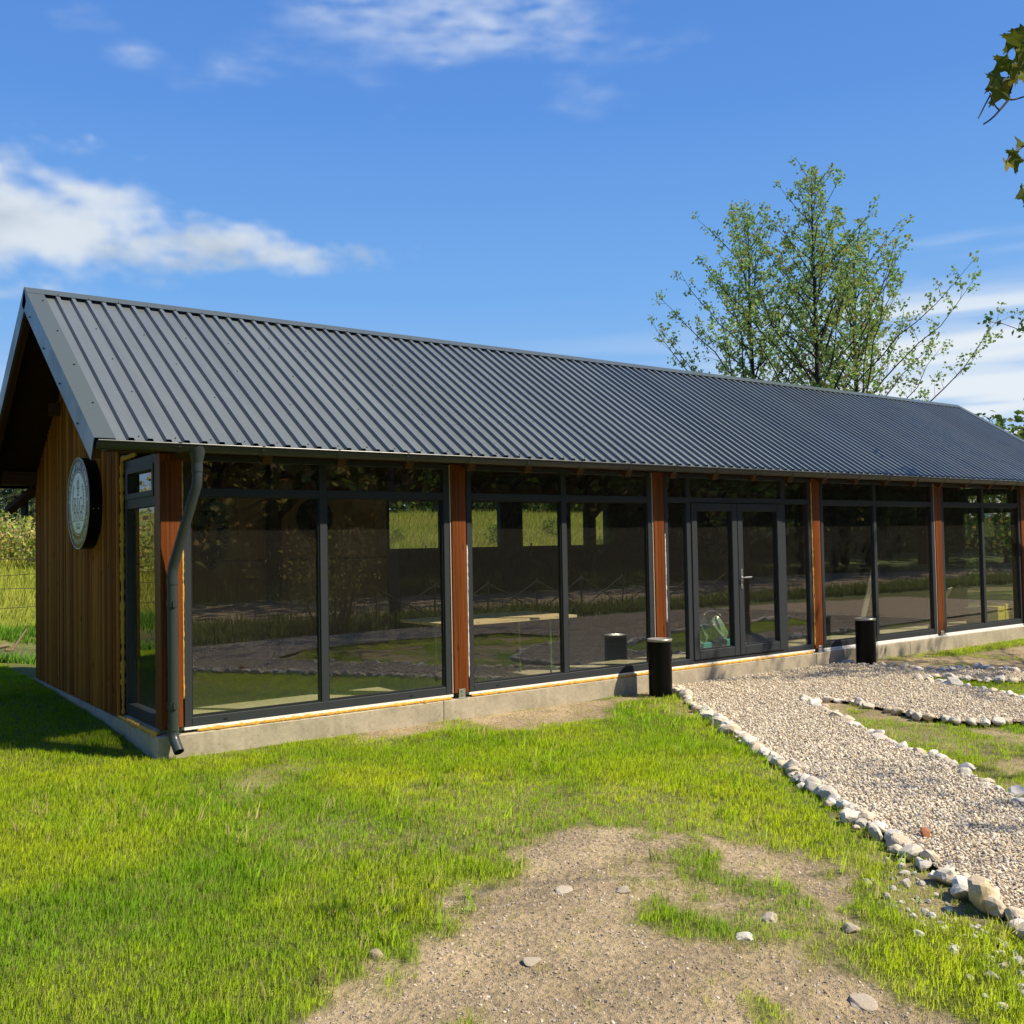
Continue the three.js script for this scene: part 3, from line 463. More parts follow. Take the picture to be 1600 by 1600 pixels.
// corner windows in both gable ends
function gableWindow(x, out) {
  const fx0 = x + out * -0.03, fx1 = x + out * -0.11, z0 = -1.2, z1 = -0.2, gx = x + out * -0.075, box = (ya, yb, za, zb, k = 0) => bev(fx0 - out * k, fx1, ya, yb, za, zb, 0.004);
  const w = part('window_unit', merge([box(SILL, TOP + 0.02, z0, z0 + 0.07), box(SILL, TOP + 0.02, z1 - 0.05, z1), box(SILL, SILL + 0.1, z0 + 0.07, z1 - 0.05, 0.001), box(TOP - 0.06, TOP + 0.02, z0 + 0.07, z1 - 0.05, 0.001)]), M.frame, B);
  part('transom', box(2.0, 2.09, z0 + 0.07, z1 - 0.05, 0.002), M.frame, w);
  part('sash', merge([bev(fx0 + out * 0.012, fx1, 2.09, 2.14, z0 + 0.07, z1 - 0.05, 0.004), bev(fx0 + out * 0.012, fx1, 2.33, 2.38, z0 + 0.07, z1 - 0.05, 0.004), bev(fx0 + out * 0.012, fx1, 2.14, 2.33, z0 + 0.07, z0 + 0.14, 0.004), bev(fx0 + out * 0.012, fx1, 2.14, 2.33, z1 - 0.1, z1 - 0.05, 0.004)]), M.frame, w);
  const P = (ya, yb, za, zb) => part('pane', quadsGeometry([[[gx, ya, za], [gx, ya, zb], [gx, yb, zb], [gx, yb, za]]]), M.glass, w);
  P(SILL + 0.1, 2.0, z0 + 0.07, z1 - 0.05); P(2.14, 2.33, z0 + 0.14, z1 - 0.1);
}
gableWindow(0, -1); gableWindow(LEN, 1);
part('foam_seal', foamStrip([-0.015, 0.015, -1.26], [-0.015, 0.015, -0.06], 0.022, 21, 50), M.foam, B);
part('foam_seal', foamStrip([0.012, 0.03, -1.222], [0.012, 2.52, -1.222], 0.018, 22, 90), M.foam, B);
part('foam_seal', foamStrip([0.012, 2.49, -1.22], [0.012, 2.50, -0.75], 0.018, 23, 24), M.foam, B);
// slatted gable wall
{
  const pitch = 0.0655, w = 0.047, r = rng(12), under = (z) => roofY(z) - 0.10, shape = (x, out, name) => {
    for (let z = -1.245 - w / 2, i = 0; z > BACK + 0.03; z -= pitch, i++) {
      const y = under(z + (z > RZ ? w / 2 : -w / 2)), d = 0.026 + 0.004 * r(); const g = bev(x, x + out * d, 0.012 + 0.01 * (r() - 0.5), y - 0.005, z - w / 2, z + w / 2, 0.006);
      const s = part(name, g, M.slats[Math.floor(r() * M.slats.length)], B); const uv = g.attributes.uv, o = r() * 9, o2 = r() * 9; for (let k = 0; k < uv.count; k++) uv.setXY(k, uv.getX(k) + o, uv.getY(k) + o2);
    }
    for (let z = -0.215; z > -1.2; z -= pitch) part(name, bev(x, x + out * 0.026, 2.56, under(z) - 0.005, z - w, z, 0.006), M.slats[Math.floor(r() * 5)], B);
  };
  shape(-0.004, -1, 'wall_slat'); shape(LEN + 0.004, 1, 'wall_slat');
  const wall = (x0, x1, z0, z1, y0) => { const s = new THREE.Shape(); const pts = [[z0, y0], [z1, y0], [z1, under(z1)]]; if (z0 < RZ && z1 > RZ) pts.push([RZ, under(RZ)]); pts.push([z0, under(z0)]); s.moveTo(-pts[0][0], pts[0][1]); pts.slice(1).forEach(([z, y]) => s.lineTo(-z, y)); const g = new THREE.ExtrudeGeometry(s, { depth: x1 - x0, bevelEnabled: false }); g.rotateY(Math.PI / 2); g.translate(x0, 0, 0); return uvMetres(g); };
  for (const x of [0, LEN - 0.1]) { part('gable_wall', wall(x, x + 0.1, BACK, -1.225, 0.004), M.slatBack, B); part('gable_wall', wall(x, x + 0.1, -1.224, -0.02, 2.535), M.slatBack, B); }
  // inner lining of pale boards on the left gable
  for (let z = -1.3, i = 0; z > -5.0; z -= 0.2, i++) part('lining_board', bev(0.102, 0.12, 0.04, Math.min(under(z), under(z - 0.197)) - 0.01, z - 0.196, z, 0.003), M.inner, B);
}
// back wall with its row of windows
{
  const z0 = -5.14, z1 = -5.02, holes = [[5.0, 6.08], [6.33, 7.27], [7.62, 8.62], [8.70, 9.68]], y0 = 1.5, y1 = 2.36;
  const seg = [bx(0.1, 14.95, 0.03, y0, z0, z1), bx(0.1, 14.95, y1, roofY(-5.1) - 0.12, z0, z1)]; let x = 0.1; for (const [a, b] of holes) { seg.push(bx(x, a, y0, y1, z0, z1)); x = b; } seg.push(bx(x, 14.95, y0, y1, z0, z1));
  part('back_wall', merge(seg), M.innerDark, B);
  for (const [a, b] of holes) {
    const f = part('back_window', merge([bev(a, a + 0.06, y0, y1, z0 + 0.02, z1 + 0.012, 0.003), bev(b - 0.06, b, y0, y1, z0 + 0.02, z1 + 0.012, 0.003), bev(a + 0.06, b - 0.06, y0, y0 + 0.06, z0 + 0.02, z1 + 0.011, 0.003), bev(a + 0.06, b - 0.06, y1 - 0.05, y1, z0 + 0.02, z1 + 0.011, 0.003)]), M.frame, B);
    part('pane', quadsGeometry([[[a + 0.06, y0 + 0.06, -5.08], [b - 0.06, y0 + 0.06, -5.08], [b - 0.06, y1 - 0.05, -5.08], [a + 0.06, y1 - 0.05, -5.08]]]), M.glassClear, f);
  }
  // pale plywood lining on the left part of the back wall
  for (let k = 0, a = 0.13; a < 4.7; k++, a += 0.61) { part('lining_board', bev(a, a + 0.605, 0.04, 1.42, z1 + 0.002, z1 + 0.018, 0.003), M.inner, B); part('lining_board', bev(a, a + 0.605, 1.44, 2.62, z1 + 0.002, z1 + 0.018, 0.003), M.inner, B); }
  part('lining_rail', bx(0.13, 4.99, 1.415, 1.445, z1 + 0.002, z1 + 0.03, true), M.beam, B);
  for (const px of [0.16, 3.1, 6.2, 9.12, 12.25, 14.9]) { part('inner_post', bev(px - 0.09, px + 0.09, 0.032, 2.55, z1 + 0.02, z1 + 0.18, 0.006), M.beam, B); part('brace', beam([px, 2.0, z1 + 0.1], [px + 0.55, 2.53, z1 + 0.1], 0.1, 0.1), M.beam, B); }
  part('outer_back_cladding', bx(-0.0, 15.05, 2.42, 2.60, BACK - 0.02, BACK + 0.015), M.slats[3], B);
}
// roof timber: plates, purlins, ridge beam, tie beams, rafters, boards
{
  const yPl = 2.455;
  part('wall_plate', bx(-0.42, 17.1, yPl, yPl + 0.17, -0.2, -0.04, true), M.beam, B);
  part('wall_plate', bx(-0.42, 17.1, yPl, yPl + 0.17, -5.16, -5.0, true), M.beam, B);
  part('ridge_beam', bx(-0.5, 17.2, RY - 0.44, RY - 0.27, RZ - 0.07, RZ + 0.07, true), M.beam, B);
  for (const z of [-1.3, -3.7]) part('purlin', bx(-0.14, 17.2, roofY(z) - 0.39, roofY(z) - 0.25, z - 0.06, z + 0.06, true), M.beam, B);
  for (const x of [0.17 + 0, 3.1, 6.03, 9.11, 12.24, 14.95]) part('tie_beam', bx(x - 0.07, x + 0.07, yPl + 0.175, yPl + 0.32, -4.98, -0.22), M.beam, B);
  const yr = (z) => roofY(z) - 0.155;
  for (let k = -1; k < 24; k++) {
    const x = 0.16 + 0.735 * k;
    if (x < -0.6 || x > 17.3) continue;
    for (const s of [1, -1]) { const ze = RZ + s * (s > 0 ? 2.75 : 2.62); part('rafter', beam([x, yr(ze), ze], [x, yr(RZ + s * 0.08), RZ + s * 0.08], 0.085, 0.165), M.beam, B); }
  }
  // sawn boards under the sheet metal
  for (const s of [1, -1]) for (let i = 0; i < 23; i++) {
    const d0 = 0.06 + i * 0.142, d1 = d0 + 0.138, g = new THREE.BoxGeometry(X1 - X0 - 0.06, 0.022, d1 - d0); uvMetres(g); g.rotateX(s * Math.atan(SL)); const dm = (d0 + d1) / 2, z = RZ + s * dm * cosS * 0.995; if (Math.abs(z - RZ) > 2.80) continue; g.translate((X0 + X1) / 2, roofY(z) - 0.062, z); part('roof_board', g, M.deck, B);
  }
  // cut-off gutter outlet of the back eave hangs below it
}
// trapezoidal sheet metal, one mesh per sheet
const streak = tex(512, 512, (u, v) => { const a = fbm(u * 40, v * 3, 4, 651, 40), b = fbm(u * 6, v * 6, 4, 653, 6), c = fbm(u * 120, v * 120, 2, 655, 120); return 0.86 + 0.16 * (a - 0.5) + 0.16 * (b - 0.5) + 0.08 * (c - 0.5); }, false, [0.3, 0.3]);
{
  const pitch = 0.152, per = 7, prof = [[0, 0], [0.086, 0], [0.097, 0.032], [0.134, 0.032], [0.152, 0]];
  const dEnd = (EAVE - RZ) / cosS, dTop = 0.03;
  const roofTones = [1, 0.94, 1.05, 0.98].map((k) => { const m = M.roof.clone(); m.color.multiplyScalar(k); m.map = streak; return m; });
  let n = 0; for (let x = X0 + 0.03; x < X1 - 0.05; x += pitch * per, n++) for (const s of [1, -1]) {
    const pts = []; for (let k = 0; k < per; k++) for (const [u, h] of prof.slice(0, 4)) { const X = x + k * pitch + u; if (X < X1 - 0.02) pts.push([X, h]); } const xe = Math.min(x + per * pitch, X1 - 0.02); pts.push([xe, 0]);
    const g = new THREE.BufferGeometry(), pos = [], idx = [], uv = [], rows = [dTop, dEnd], lift = 0.0015 * (n % 2);
    for (let i = 0; i < pts.length - 1; i++) { const [xa, ha] = pts[i], [xb, hb] = pts[i + 1], b = pos.length / 3; for (const d of rows) for (const [X, h] of [[xa, ha], [xb, hb]]) { const k = h - 0.034 + lift; pos.push(X, RY - d * sinS + k * cosS, RZ + s * (d * cosS + k * sinS)); uv.push(X, d); } if (s > 0) idx.push(b, b + 2, b + 1, b + 1, b + 2, b + 3); else idx.push(b, b + 1, b + 2, b + 1, b + 3, b + 2); }
    g.setAttribute('position', new THREE.Float32BufferAttribute(pos, 3)); g.setAttribute('uv', new THREE.Float32BufferAttribute(uv, 2)); g.setIndex(idx); const h = g.toNonIndexed(); h.computeVertexNormals();
    part('roof_sheet', h, roofTones[(n * 7 + (s > 0 ? 0 : 3)) % 4], B);
  }
  // ridge cap, verge flashings, eave drip
  const slopeBox = (x0, x1, d0, d1, h0, h1, s) => { const P = (x, d, h) => [x, RY - d * sinS + h * cosS, RZ + s * (d * cosS + h * sinS)]; const c = [P(x0, d0, h0), P(x1, d0, h0), P(x1, d1, h0), P(x0, d1, h0), P(x0, d0, h1), P(x1, d0, h1), P(x1, d1, h1), P(x0, d1, h1)]; return quadsGeometry([[c[0], c[1], c[2], c[3]], [c[7], c[6], c[5], c[4]], [c[0], c[4], c[5], c[1]], [c[3], c[2], c[6], c[7]], [c[0], c[3], c[7], c[4]], [c[1], c[5], c[6], c[2]]], 1); };
  for (let x = X0, k = 0; x < X1; x += 2, k++) part('ridge_cap', merge([slopeBox(x, Math.min(x + 2.04, X1), 0.0, 0.15, 0.003 + 0.001 * (k % 2), 0.0055 + 0.001 * (k % 2), 1), slopeBox(x, Math.min(x + 2.04, X1), 0.0, 0.15, 0.003 + 0.001 * (k % 2), 0.0055 + 0.001 * (k % 2), -1)]), M.trim, B);
  const dE = (EAVE + 0.03 - RZ) / cosS;
  for (const [xa, xb, xo] of [[X0 - 0.002, X0 + 0.165, X0], [X1 - 0.165, X1 + 0.002, X1]]) for (const s of [1, -1]) {
    const v = part('verge_flashing', merge([slopeBox(xa, xb, 0.004, dE, 0.0, 0.0025, s), slopeBox(xo - 0.003, xo + 0.003, 0.0, dE, -0.20, 0.003, s), slopeBox(xo - 0.003, xo + 0.02, 0.0, dE, -0.204, -0.20, s)]), M.trim, B);
    part('barge_board', slopeBox(xo < 0 ? xo + 0.006 : xo - 0.035, xo < 0 ? xo + 0.035 : xo - 0.006, 0.06, dE - 0.06, -0.23, -0.035, s), M.beam, v);
  }
  // screws
  const sc = []; const P = (x, d, h, s = 1) => [x, RY - d * sinS + h * cosS, RZ + s * (d * cosS + h * sinS)];
  const r = rng(14), one = (x, d, h) => sc.push(bar(P(x, d, h), P(x, d, h + 0.007), 0.0065, 6));
  for (let k = 0; k < 118; k++) { const x = X0 + 0.03 + pitch * k + 0.045; if (x > X1 - 0.1) break; if (k % 2 === 0) one(x, 3.28, -0.033); for (const [d, m] of [[0.9, 3], [1.65, 4], [2.4, 5]]) if ((k + Math.round(d * 3)) % m === 0) one(x + (r() - 0.5) * 0.02, d + (r() - 0.5) * 0.05, -0.033); if (k % 2) one(x + 0.074, 0.135, 0.004); }
  for (let d = 0.35; d < 3.3; d += 0.8) { sc.push(bar(P(X0 + 0.12, d, 0.002), P(X0 + 0.12, d, 0.011), 0.009, 6)); const q = P(X0 - 0.003, d + 0.1, -0.15); sc.push(bar(q, [q[0] - 0.009, q[1], q[2]], 0.009, 6)); }
  const so = part('screw', merge(sc.map((g) => g)), M.screw, B); so.userData.kind = 'stuff';
}
// gutters and downpipes
function gutterRun(z, front) {
  const R = 0.066, cy = 2.497 - 0.005, sgn = front ? 1 : -1, zc = z, s = new THREE.Shape(), N = 14;
  for (let i = 0; i <= N; i++) { const a = Math.PI + (i / N) * Math.PI; s[i ? 'lineTo' : 'moveTo'](Math.cos(a) * R, Math.sin(a) * R); }
  for (let i = 0; i <= 8; i++) { const a = Math.PI + (i / 8) * Math.PI * 1.5; s.lineTo(R + 0.004 + 0.009 * Math.cos(-a), 0.0 + 0.009 * Math.sin(-a)); }
  for (let i = N; i >= 0; i--) { const a = Math.PI + (i / N) * Math.PI; s.lineTo(Math.cos(a) * (R - 0.004), Math.sin(a) * (R - 0.004)); } s.closePath();
  const g = new THREE.ExtrudeGeometry(s, { depth: X1 - X0 - 0.05, bevelEnabled: false }); g.rotateY(-Math.PI / 2 * 1); g.translate(X1 - 0.025, cy, 0); // shape x -> +z
  if (!front) g.scale(1, 1, -1); g.translate(0, 0, zc); if (!front) { g.index || 0; }
  const G = part('gutter', uvMetres(g), M.gutter, B);
  const capS = new THREE.Shape(); for (let i = 0; i <= N; i++) { const a = Math.PI + (i / N) * Math.PI; capS[i ? 'lineTo' : 'moveTo'](Math.cos(a) * (R + 0.003), Math.sin(a) * (R + 0.003)); } capS.closePath();
  for (const x of [X0 + 0.018, X1 - 0.026]) { const c = new THREE.ExtrudeGeometry(capS, { depth: 0.008, bevelEnabled: false }); c.rotateY(-Math.PI / 2); c.translate(x + 0.008, cy, zc); part('end_cap', uvMetres(c), M.gutter, G); }
  const strapS = new THREE.Shape(); for (let i = 0; i <= N; i++) { const a = Math.PI + (i / N) * Math.PI; strapS[i ? 'lineTo' : 'moveTo'](Math.cos(a) * (R + 0.006), Math.sin(a) * (R + 0.006)); } strapS.lineTo(R + 0.018, 0.012); strapS.lineTo(R - 0.006, 0.014); for (let i = N; i >= 0; i--) { const a = Math.PI + (i / N) * Math.PI; strapS.lineTo(Math.cos(a) * (R + 0.001), Math.sin(a) * (R + 0.001)); } strapS.closePath();
  if (front) for (let x = 0.06; x < X1 - 0.1; x += 0.735) { const c = new THREE.ExtrudeGeometry(strapS, { depth: 0.024, bevelEnabled: false }); c.rotateY(-Math.PI / 2); c.translate(x + 0.012, cy, zc); part('gutter_bracket', uvMetres(c), M.gutter, G); }
  return G;
}
gutterRun(0.312, true); gutterRun(2 * RZ - 0.312, false);
class Poly extends THREE.Curve { constructor(pts, r) { super(); const path = new THREE.CurvePath(), V = pts.map((p) => new THREE.Vector3(...p)); let prev = V[0]; for (let i = 1; i < V.length - 1; i++) { const a = V[i].clone().add(V[i - 1].clone().sub(V[i]).normalize().multiplyScalar(r)), b = V[i].clone().add(V[i + 1].clone().sub(V[i]).normalize().multiplyScalar(r)); path.add(new THREE.LineCurve3(prev, a)); path.add(new THREE.QuadraticBezierCurve3(a, V[i], b)); prev = b; } path.add(new THREE.LineCurve3(prev, V.at(-1))); this.path = path; } getPoint(t, o = new THREE.Vector3()) { return o.copy(this.path.getPoint(t)); } }
function downpipe(x, xw, sgn) {
  const zc = 0.312, pts = [[x, 2.43, zc], [x, 2.17, zc], [xw, 1.43, 0.062], [xw, 0.0, 0.062], [xw + sgn * 0.015, -0.115, 0.165]];
  const p = part('downpipe', uvMetres(new THREE.TubeGeometry(new Poly(pts, 0.055), 160, 0.044, 18)), M.gutter, B);
  const fun = new THREE.LatheGeometry([[0.046, 0], [0.05, 0.03], [0.072, 0.11], [0.074, 0.15]].map(([r, y]) => new THREE.Vector2(r, y)), 20); fun.translate(x, 2.33, zc); part('outlet_funnel', uvMetres(fun), M.gutter, p);
  const rings = []; const ring = (q, h, r0) => { const c = new THREE.CylinderGeometry(r0, r0, h, 20, 1, false); c.translate(...q); return c; };
  part('pipe_collar', merge([ring([x, 2.30, zc], 0.07, 0.0475), ring([xw, 1.33, 0.062], 0.05, 0.0475), ring([xw, 0.06, 0.062], 0.012, 0.0475)]), M.gutter, p);
  for (const y of [1.14, 0.27]) part('pipe_clamp', merge([ring([xw, y, 0.062], 0.05, 0.0485), bx(xw - 0.012, xw + 0.012, y - 0.028, y + 0.028, 0.105, 0.118), bar([xw, y, 0.02], [xw, y, -0.03], 0.006, 6)]), M.gutter, p);
}
downpipe(0.225, 0.085, 1); downpipe(14.75, 14.95, -1);
{ // back eave: short cut-off downpipe
  const g = new THREE.CylinderGeometry(0.05, 0.05, 0.32, 16); g.translate(-0.12, 2.24, 2 * RZ - 0.30); part('downpipe', uvMetres(g), M.gutter, B);
  part('brace', beam([-0.3, 2.15, -5.32], [-0.02, 2.42, -5.1], 0.09, 0.09), M.beam, B);
}
// terrace posts under the right hand overhang
for (const z of [-0.12, -5.08]) part('post', bev(16.9, 17.06, -0.2, 2.455, z - 0.08, z + 0.08, 0.007), M.post, B);

// ---------------------------------------------------------------- things on and in the building
{ // round sign
  const R = 0.475, T = 0.13, s = thing('round_sign', 'round black lounge sign with white printed centre on the slatted wall', 'sign', [-0.028, 2.105, -2.25]);
  const body = new THREE.CylinderGeometry(R, R, T, 72, 1, true); body.rotateZ(Math.PI / 2); body.translate(-T / 2, 0, 0); part('case', body, M.black, s);
  const rim = new THREE.TorusGeometry(R - 0.003, 0.006, 10, 90); rim.rotateY(Math.PI / 2); rim.translate(-T, 0, 0); part('rim', rim, std([0.5, 0.5, 0.42], 0.35), s);
  const back = new THREE.CircleGeometry(R, 64); back.rotateY(Math.PI / 2); back.translate(-0.002, 0, 0); part('back_plate', back, M.black, s);
  const N = 1024, cv = document.createElement('canvas'); cv.width = cv.height = N; const c = cv.getContext('2d'), C = N / 2; c.fillStyle = '#14170f'; c.fillRect(0, 0, N, N);
  c.fillStyle = '#e6ebe0'; c.beginPath(); c.arc(C, C, 345, 0, 7); c.fill(); c.lineWidth = 9; c.strokeStyle = '#c9cfc2'; c.beginPath(); c.arc(C, C, 366, 0, 7); c.stroke();
  c.fillStyle = '#c4c8b4'; c.textAlign = 'center'; c.textBaseline = 'middle'; c.font = 'bold 92px sans-serif';
  const txt = 'GLAMPING CAMP', a0 = -1.12, a1 = 1.12; [...txt].forEach((ch, i) => { const a = lerp(a0, a1, i / (txt.length - 1)); c.save(); c.translate(C + Math.sin(a) * 436, C - Math.cos(a) * 436); c.rotate(a); c.fillText(ch, 0, 0); c.restore(); });
  const r = rng(44); for (let i = 0; i < 46; i++) { const a = Math.PI + lerp(1.15, -1.15, i / 45), rr = 436 + (r() - 0.5) * 46; c.save(); c.translate(C + Math.sin(a) * rr, C - Math.cos(a) * rr); c.rotate(a + (r() - 0.5) * 1.6); c.globalAlpha = 0.75; c.beginPath(); c.ellipse(0, 0, 7 + r() * 5, 22 + r() * 16, 0, 0, 7); c.fill(); c.restore(); }
  for (const a of [-1.5, 1.5]) { c.globalAlpha = 1; c.beginPath(); c.arc(C + Math.sin(a) * 436, C - Math.cos(a) * 436, 20, 0, 7); c.fill(); }
  c.globalAlpha = 1; c.fillStyle = '#12170f'; c.font = 'bold 250px serif'; c.save(); c.translate(C, C + 25); c.scale(0.98, 1.0); c.fillText('BIG', 0, 0); c.restore(); c.font = 'bold 132px serif'; c.save(); c.translate(C, C + 162); c.scale(0.9, 1); c.fillText('LOUNGE', 0, 0); c.restore();
  for (const [x, y, w, h] of [[-52, -262, 26, 96], [-14, -300, 28, 150], [28, -268, 26, 104], [-60, -176, 120, 18], [-46, -150, 24, 40], [-8, -150, 22, 40], [28, -150, 24, 40], [-52, -104, 104, 20]]) c.fillRect(C + x, C + y, w, h);
  c.lineWidth = 7; c.strokeStyle = '#2a3227'; for (const sgn of [-1, 1]) { c.beginPath(); c.arc(C, C - 20, 262, sgn < 0 ? 2.75 : 0.39, sgn < 0 ? 3.9 : -0.76, sgn > 0); c.stroke(); for (let i = 0; i < 9; i++) { const a = sgn < 0 ? lerp(2.8, 3.85, i / 8) : lerp(0.34, -0.71, i / 8); for (const o of [-1, 1]) { c.save(); c.translate(C + Math.cos(a) * (262 + o * 20), C - 20 + Math.sin(a) * (262 + o * 20)); c.rotate(a + (o * sgn > 0 ? 0.6 : 1.2) * sgn + Math.PI / 2 * sgn); c.beginPath(); c.ellipse(0, 0, 9, 26, 0, 0, 7); c.fill(); c.restore(); } } }
  c.lineWidth = 8; for (let i = 0; i < 7; i++) { c.beginPath(); c.ellipse(C - 90 + i * 30, C + 252 + (i % 2) * 8, 18, 26, 0.5, 0, 5); c.stroke(); } c.beginPath(); c.moveTo(C - 84, C + 298); c.quadraticCurveTo(C, C + 274, C + 92, C + 292); c.stroke();
  const t = new THREE.CanvasTexture(cv); t.colorSpace = THREE.SRGBColorSpace; const face = new THREE.CircleGeometry(R - 0.006, 96); face.rotateY(-Math.PI / 2); face.translate(-T + 0.001, 0, 0);
  part('face', face, phys([1, 1, 1], 0.25, { map: t, specularIntensity: 0.14 }), s);
  const bolts = [-0.04, -0.09].map((x) => { const g = new THREE.SphereGeometry(0.007, 8, 6); const a = -0.15; g.translate(x, Math.sin(a) * R, Math.cos(a) * R); return g; }); part('bolt', merge(bolts), M.steel, s);
}
function litterBin(x, z, label) {
  const R = 0.137, H = 0.66, b = thing('litter_bin', label, 'litter bin', [x, GY, z], 0, undefined);
  const body = new THREE.LatheGeometry([[R - 0.01, 0.0], [R, 0.012], [R, H - 0.02], [R - 0.012, H - 0.02], [R - 0.012, 0.03], [0, 0.03]].map((p) => new THREE.Vector2(...p)), 48); part('body', body, M.black, b);
  const rim = new THREE.LatheGeometry([[R - 0.016, H - 0.03], [R + 0.003, H - 0.03], [R + 0.012, H - 0.012], [R + 0.008, H], [R - 0.006, H + 0.002], [R - 0.04, H - 0.02], [0, H - 0.03]].map((p) => new THREE.Vector2(...p)), 48); part('rim', rim, std([0.36, 0.37, 0.36], 0.4, { metalness: 0.6 }), b);
  const slot = new THREE.Shape(); slot.absellipse(0, 0, 0.04, 0.062, 0, 6.283); const g = new THREE.ExtrudeGeometry(slot, { depth: 0.012, bevelEnabled: true, bevelSize: 0.006, bevelThickness: 0.004, bevelSegments: 2 }); g.rotateY(1.05); g.translate(Math.sin(1.05) * (R - 0.012), H - 0.16, Math.cos(1.05) * (R - 0.012)); part('opening', g, M.screw, b);
  return b;
}
litterBin(5.66, 0.31, 'black cylindrical litter bin nearer the camera, left of the glass doors');
litterBin(9.72, 0.30, 'black cylindrical litter bin farther along, right of the glass doors');

{ // long table inside
  const t = thing('trestle_table', 'long pale plank table standing just inside the second glass bay', 'table', [3.2, 0.03, -0.77]);
  const pine = wood([0.88, 0.78, 0.56], 0.5, 0.0005);
  for (let i = 0; i < 5; i++) part('plank', bev(-0.06, 1.75, 0.69, 0.72, -0.585 + i * 0.205, -0.585 + i * 0.205 + 0.2, 0.003, true), pine, t);
  const leg = std([0.05, 0.16, 0.09], 0.4); for (const x of [0.25, 1.45]) for (const z of [-0.32, 0.3]) part('leg', bar([x, 0, z], [x, 0.69, z], 0.014, 8), leg, t);
  
}
{ // bags behind the door
  const film = phys([0.30, 0.55, 0.48], 0.12, { transmission: 0.5, thickness: 0, ior: 1.6 }), teal = phys([0.07, 0.42, 0.40], 0.3, { clearcoat: 0.5 });
  const b = thing('plastic_bag', 'crinkled clear green plastic bag with turquoise panels behind the left door leaf', 'bag', [7.3, 0.03, -0.42]);
  const lump = (seed, w, h, d, x) => { const g = new THREE.SphereGeometry(1, 36, 26), p = g.attributes.position; for (let i = 0; i < p.count; i++) { const X = p.getX(i), Y = p.getY(i), Z = p.getZ(i), k = 0.8 + 0.42 * (vnoise(X * 3 + seed, Y * 4 + Z * 3, seed) - 0.5) + 0.2 * (vnoise(X * 8, Y * 9 + Z * 7, seed + 1) - 0.5), n = Y > 0.2 ? 1 - 0.6 * (Y - 0.2) : 1; p.setXYZ(i, x + X * k * w * n, h * (0.5 + 0.5 * Y * (0.95 + 0.1 * k)), Z * k * d * n); } g.computeVertexNormals(); return g; };
  part('film', merge([lump(3, 0.19, 0.60, 0.16, -0.14), lump(9, 0.20, 0.56, 0.16, 0.14)]), film, b);
  part('panel', merge([bev(-0.30, -0.09, 0.01, 0.24, 0.135, 0.165, 0.01), bev(0.10, 0.30, 0.06, 0.26, 0.145, 0.175, 0.01)]), teal, b);
  part('handle', new THREE.TubeGeometry(new THREE.CatmullRomCurve3([[-0.2, 0.60, 0.1], [-0.1, 0.645, 0.1], [0.02, 0.63, 0.1], [0.12, 0.57, 0.1]].map((p) => new THREE.Vector3(...p))), 24, 0.008, 6), M.white, b);
}
{ // containers at the far right pane
  const y = std([0.50, 0.52, 0.03], 0.5), print = std([0.03, 0.04, 0.01], 0.6);
  const c = thing('yellow_box', 'yellow cardboard box with dark print at the far right inside the glass', 'box', [14.55, 0.03, -0.35]);
  part('carton', merge([bev(-0.24, 0.0, 0, 0.33, -0.2, 0.15, 0.004), bev(0.004, 0.26, 0, 0.37, -0.2, 0.16, 0.004)]), y, c);
  part('print', merge([bx(0.05, 0.2, 0.25, 0.285, 0.161, 0.164), bx(0.06, 0.2, 0.205, 0.215, 0.161, 0.164), bx(0.08, 0.24, 0.31, 0.335, 0.161, 0.164), bx(-0.2, -0.06, 0.24, 0.255, 0.151, 0.154)]), print, c);
  const g = thing('storage_tub', 'dark green plastic tub standing left of the yellow box', 'tub', [14.0, 0.03, -0.4]);
  part('tub', new THREE.LatheGeometry([[0, 0], [0.17, 0], [0.2, 0.30], [0.215, 0.30], [0.215, 0.32], [0.19, 0.32], [0.16, 0.02], [0, 0.02]].map((p) => new THREE.Vector2(...p)), 30), std([0.02, 0.07, 0.055], 0.4), g); part('band', new THREE.CylinderGeometry(0.187, 0.183, 0.02, 30), std([0.08, 0.16, 0.14], 0.4), g).position.y = 0.1;
  const p = thing('leaning_plank', 'grey plank leaning against the inside of the last glass bay', 'plank', [0, 0, 0]); part('board', beam([13.1, 0.04, -0.75], [12.75, 0.75, -0.16], 0.09, 0.025), wood([0.42, 0.42, 0.40], 0.6), p);
  const q = thing('leaning_plank', 'white plank leaning at the mullion right of the second litter bin', 'plank', [0, 0, 0]); part('board', beam([11.0, 0.04, -0.7], [10.66, 1.2, -0.14], 0.12, 0.02), std([0.5, 0.5, 0.5], 0.6), q);
}
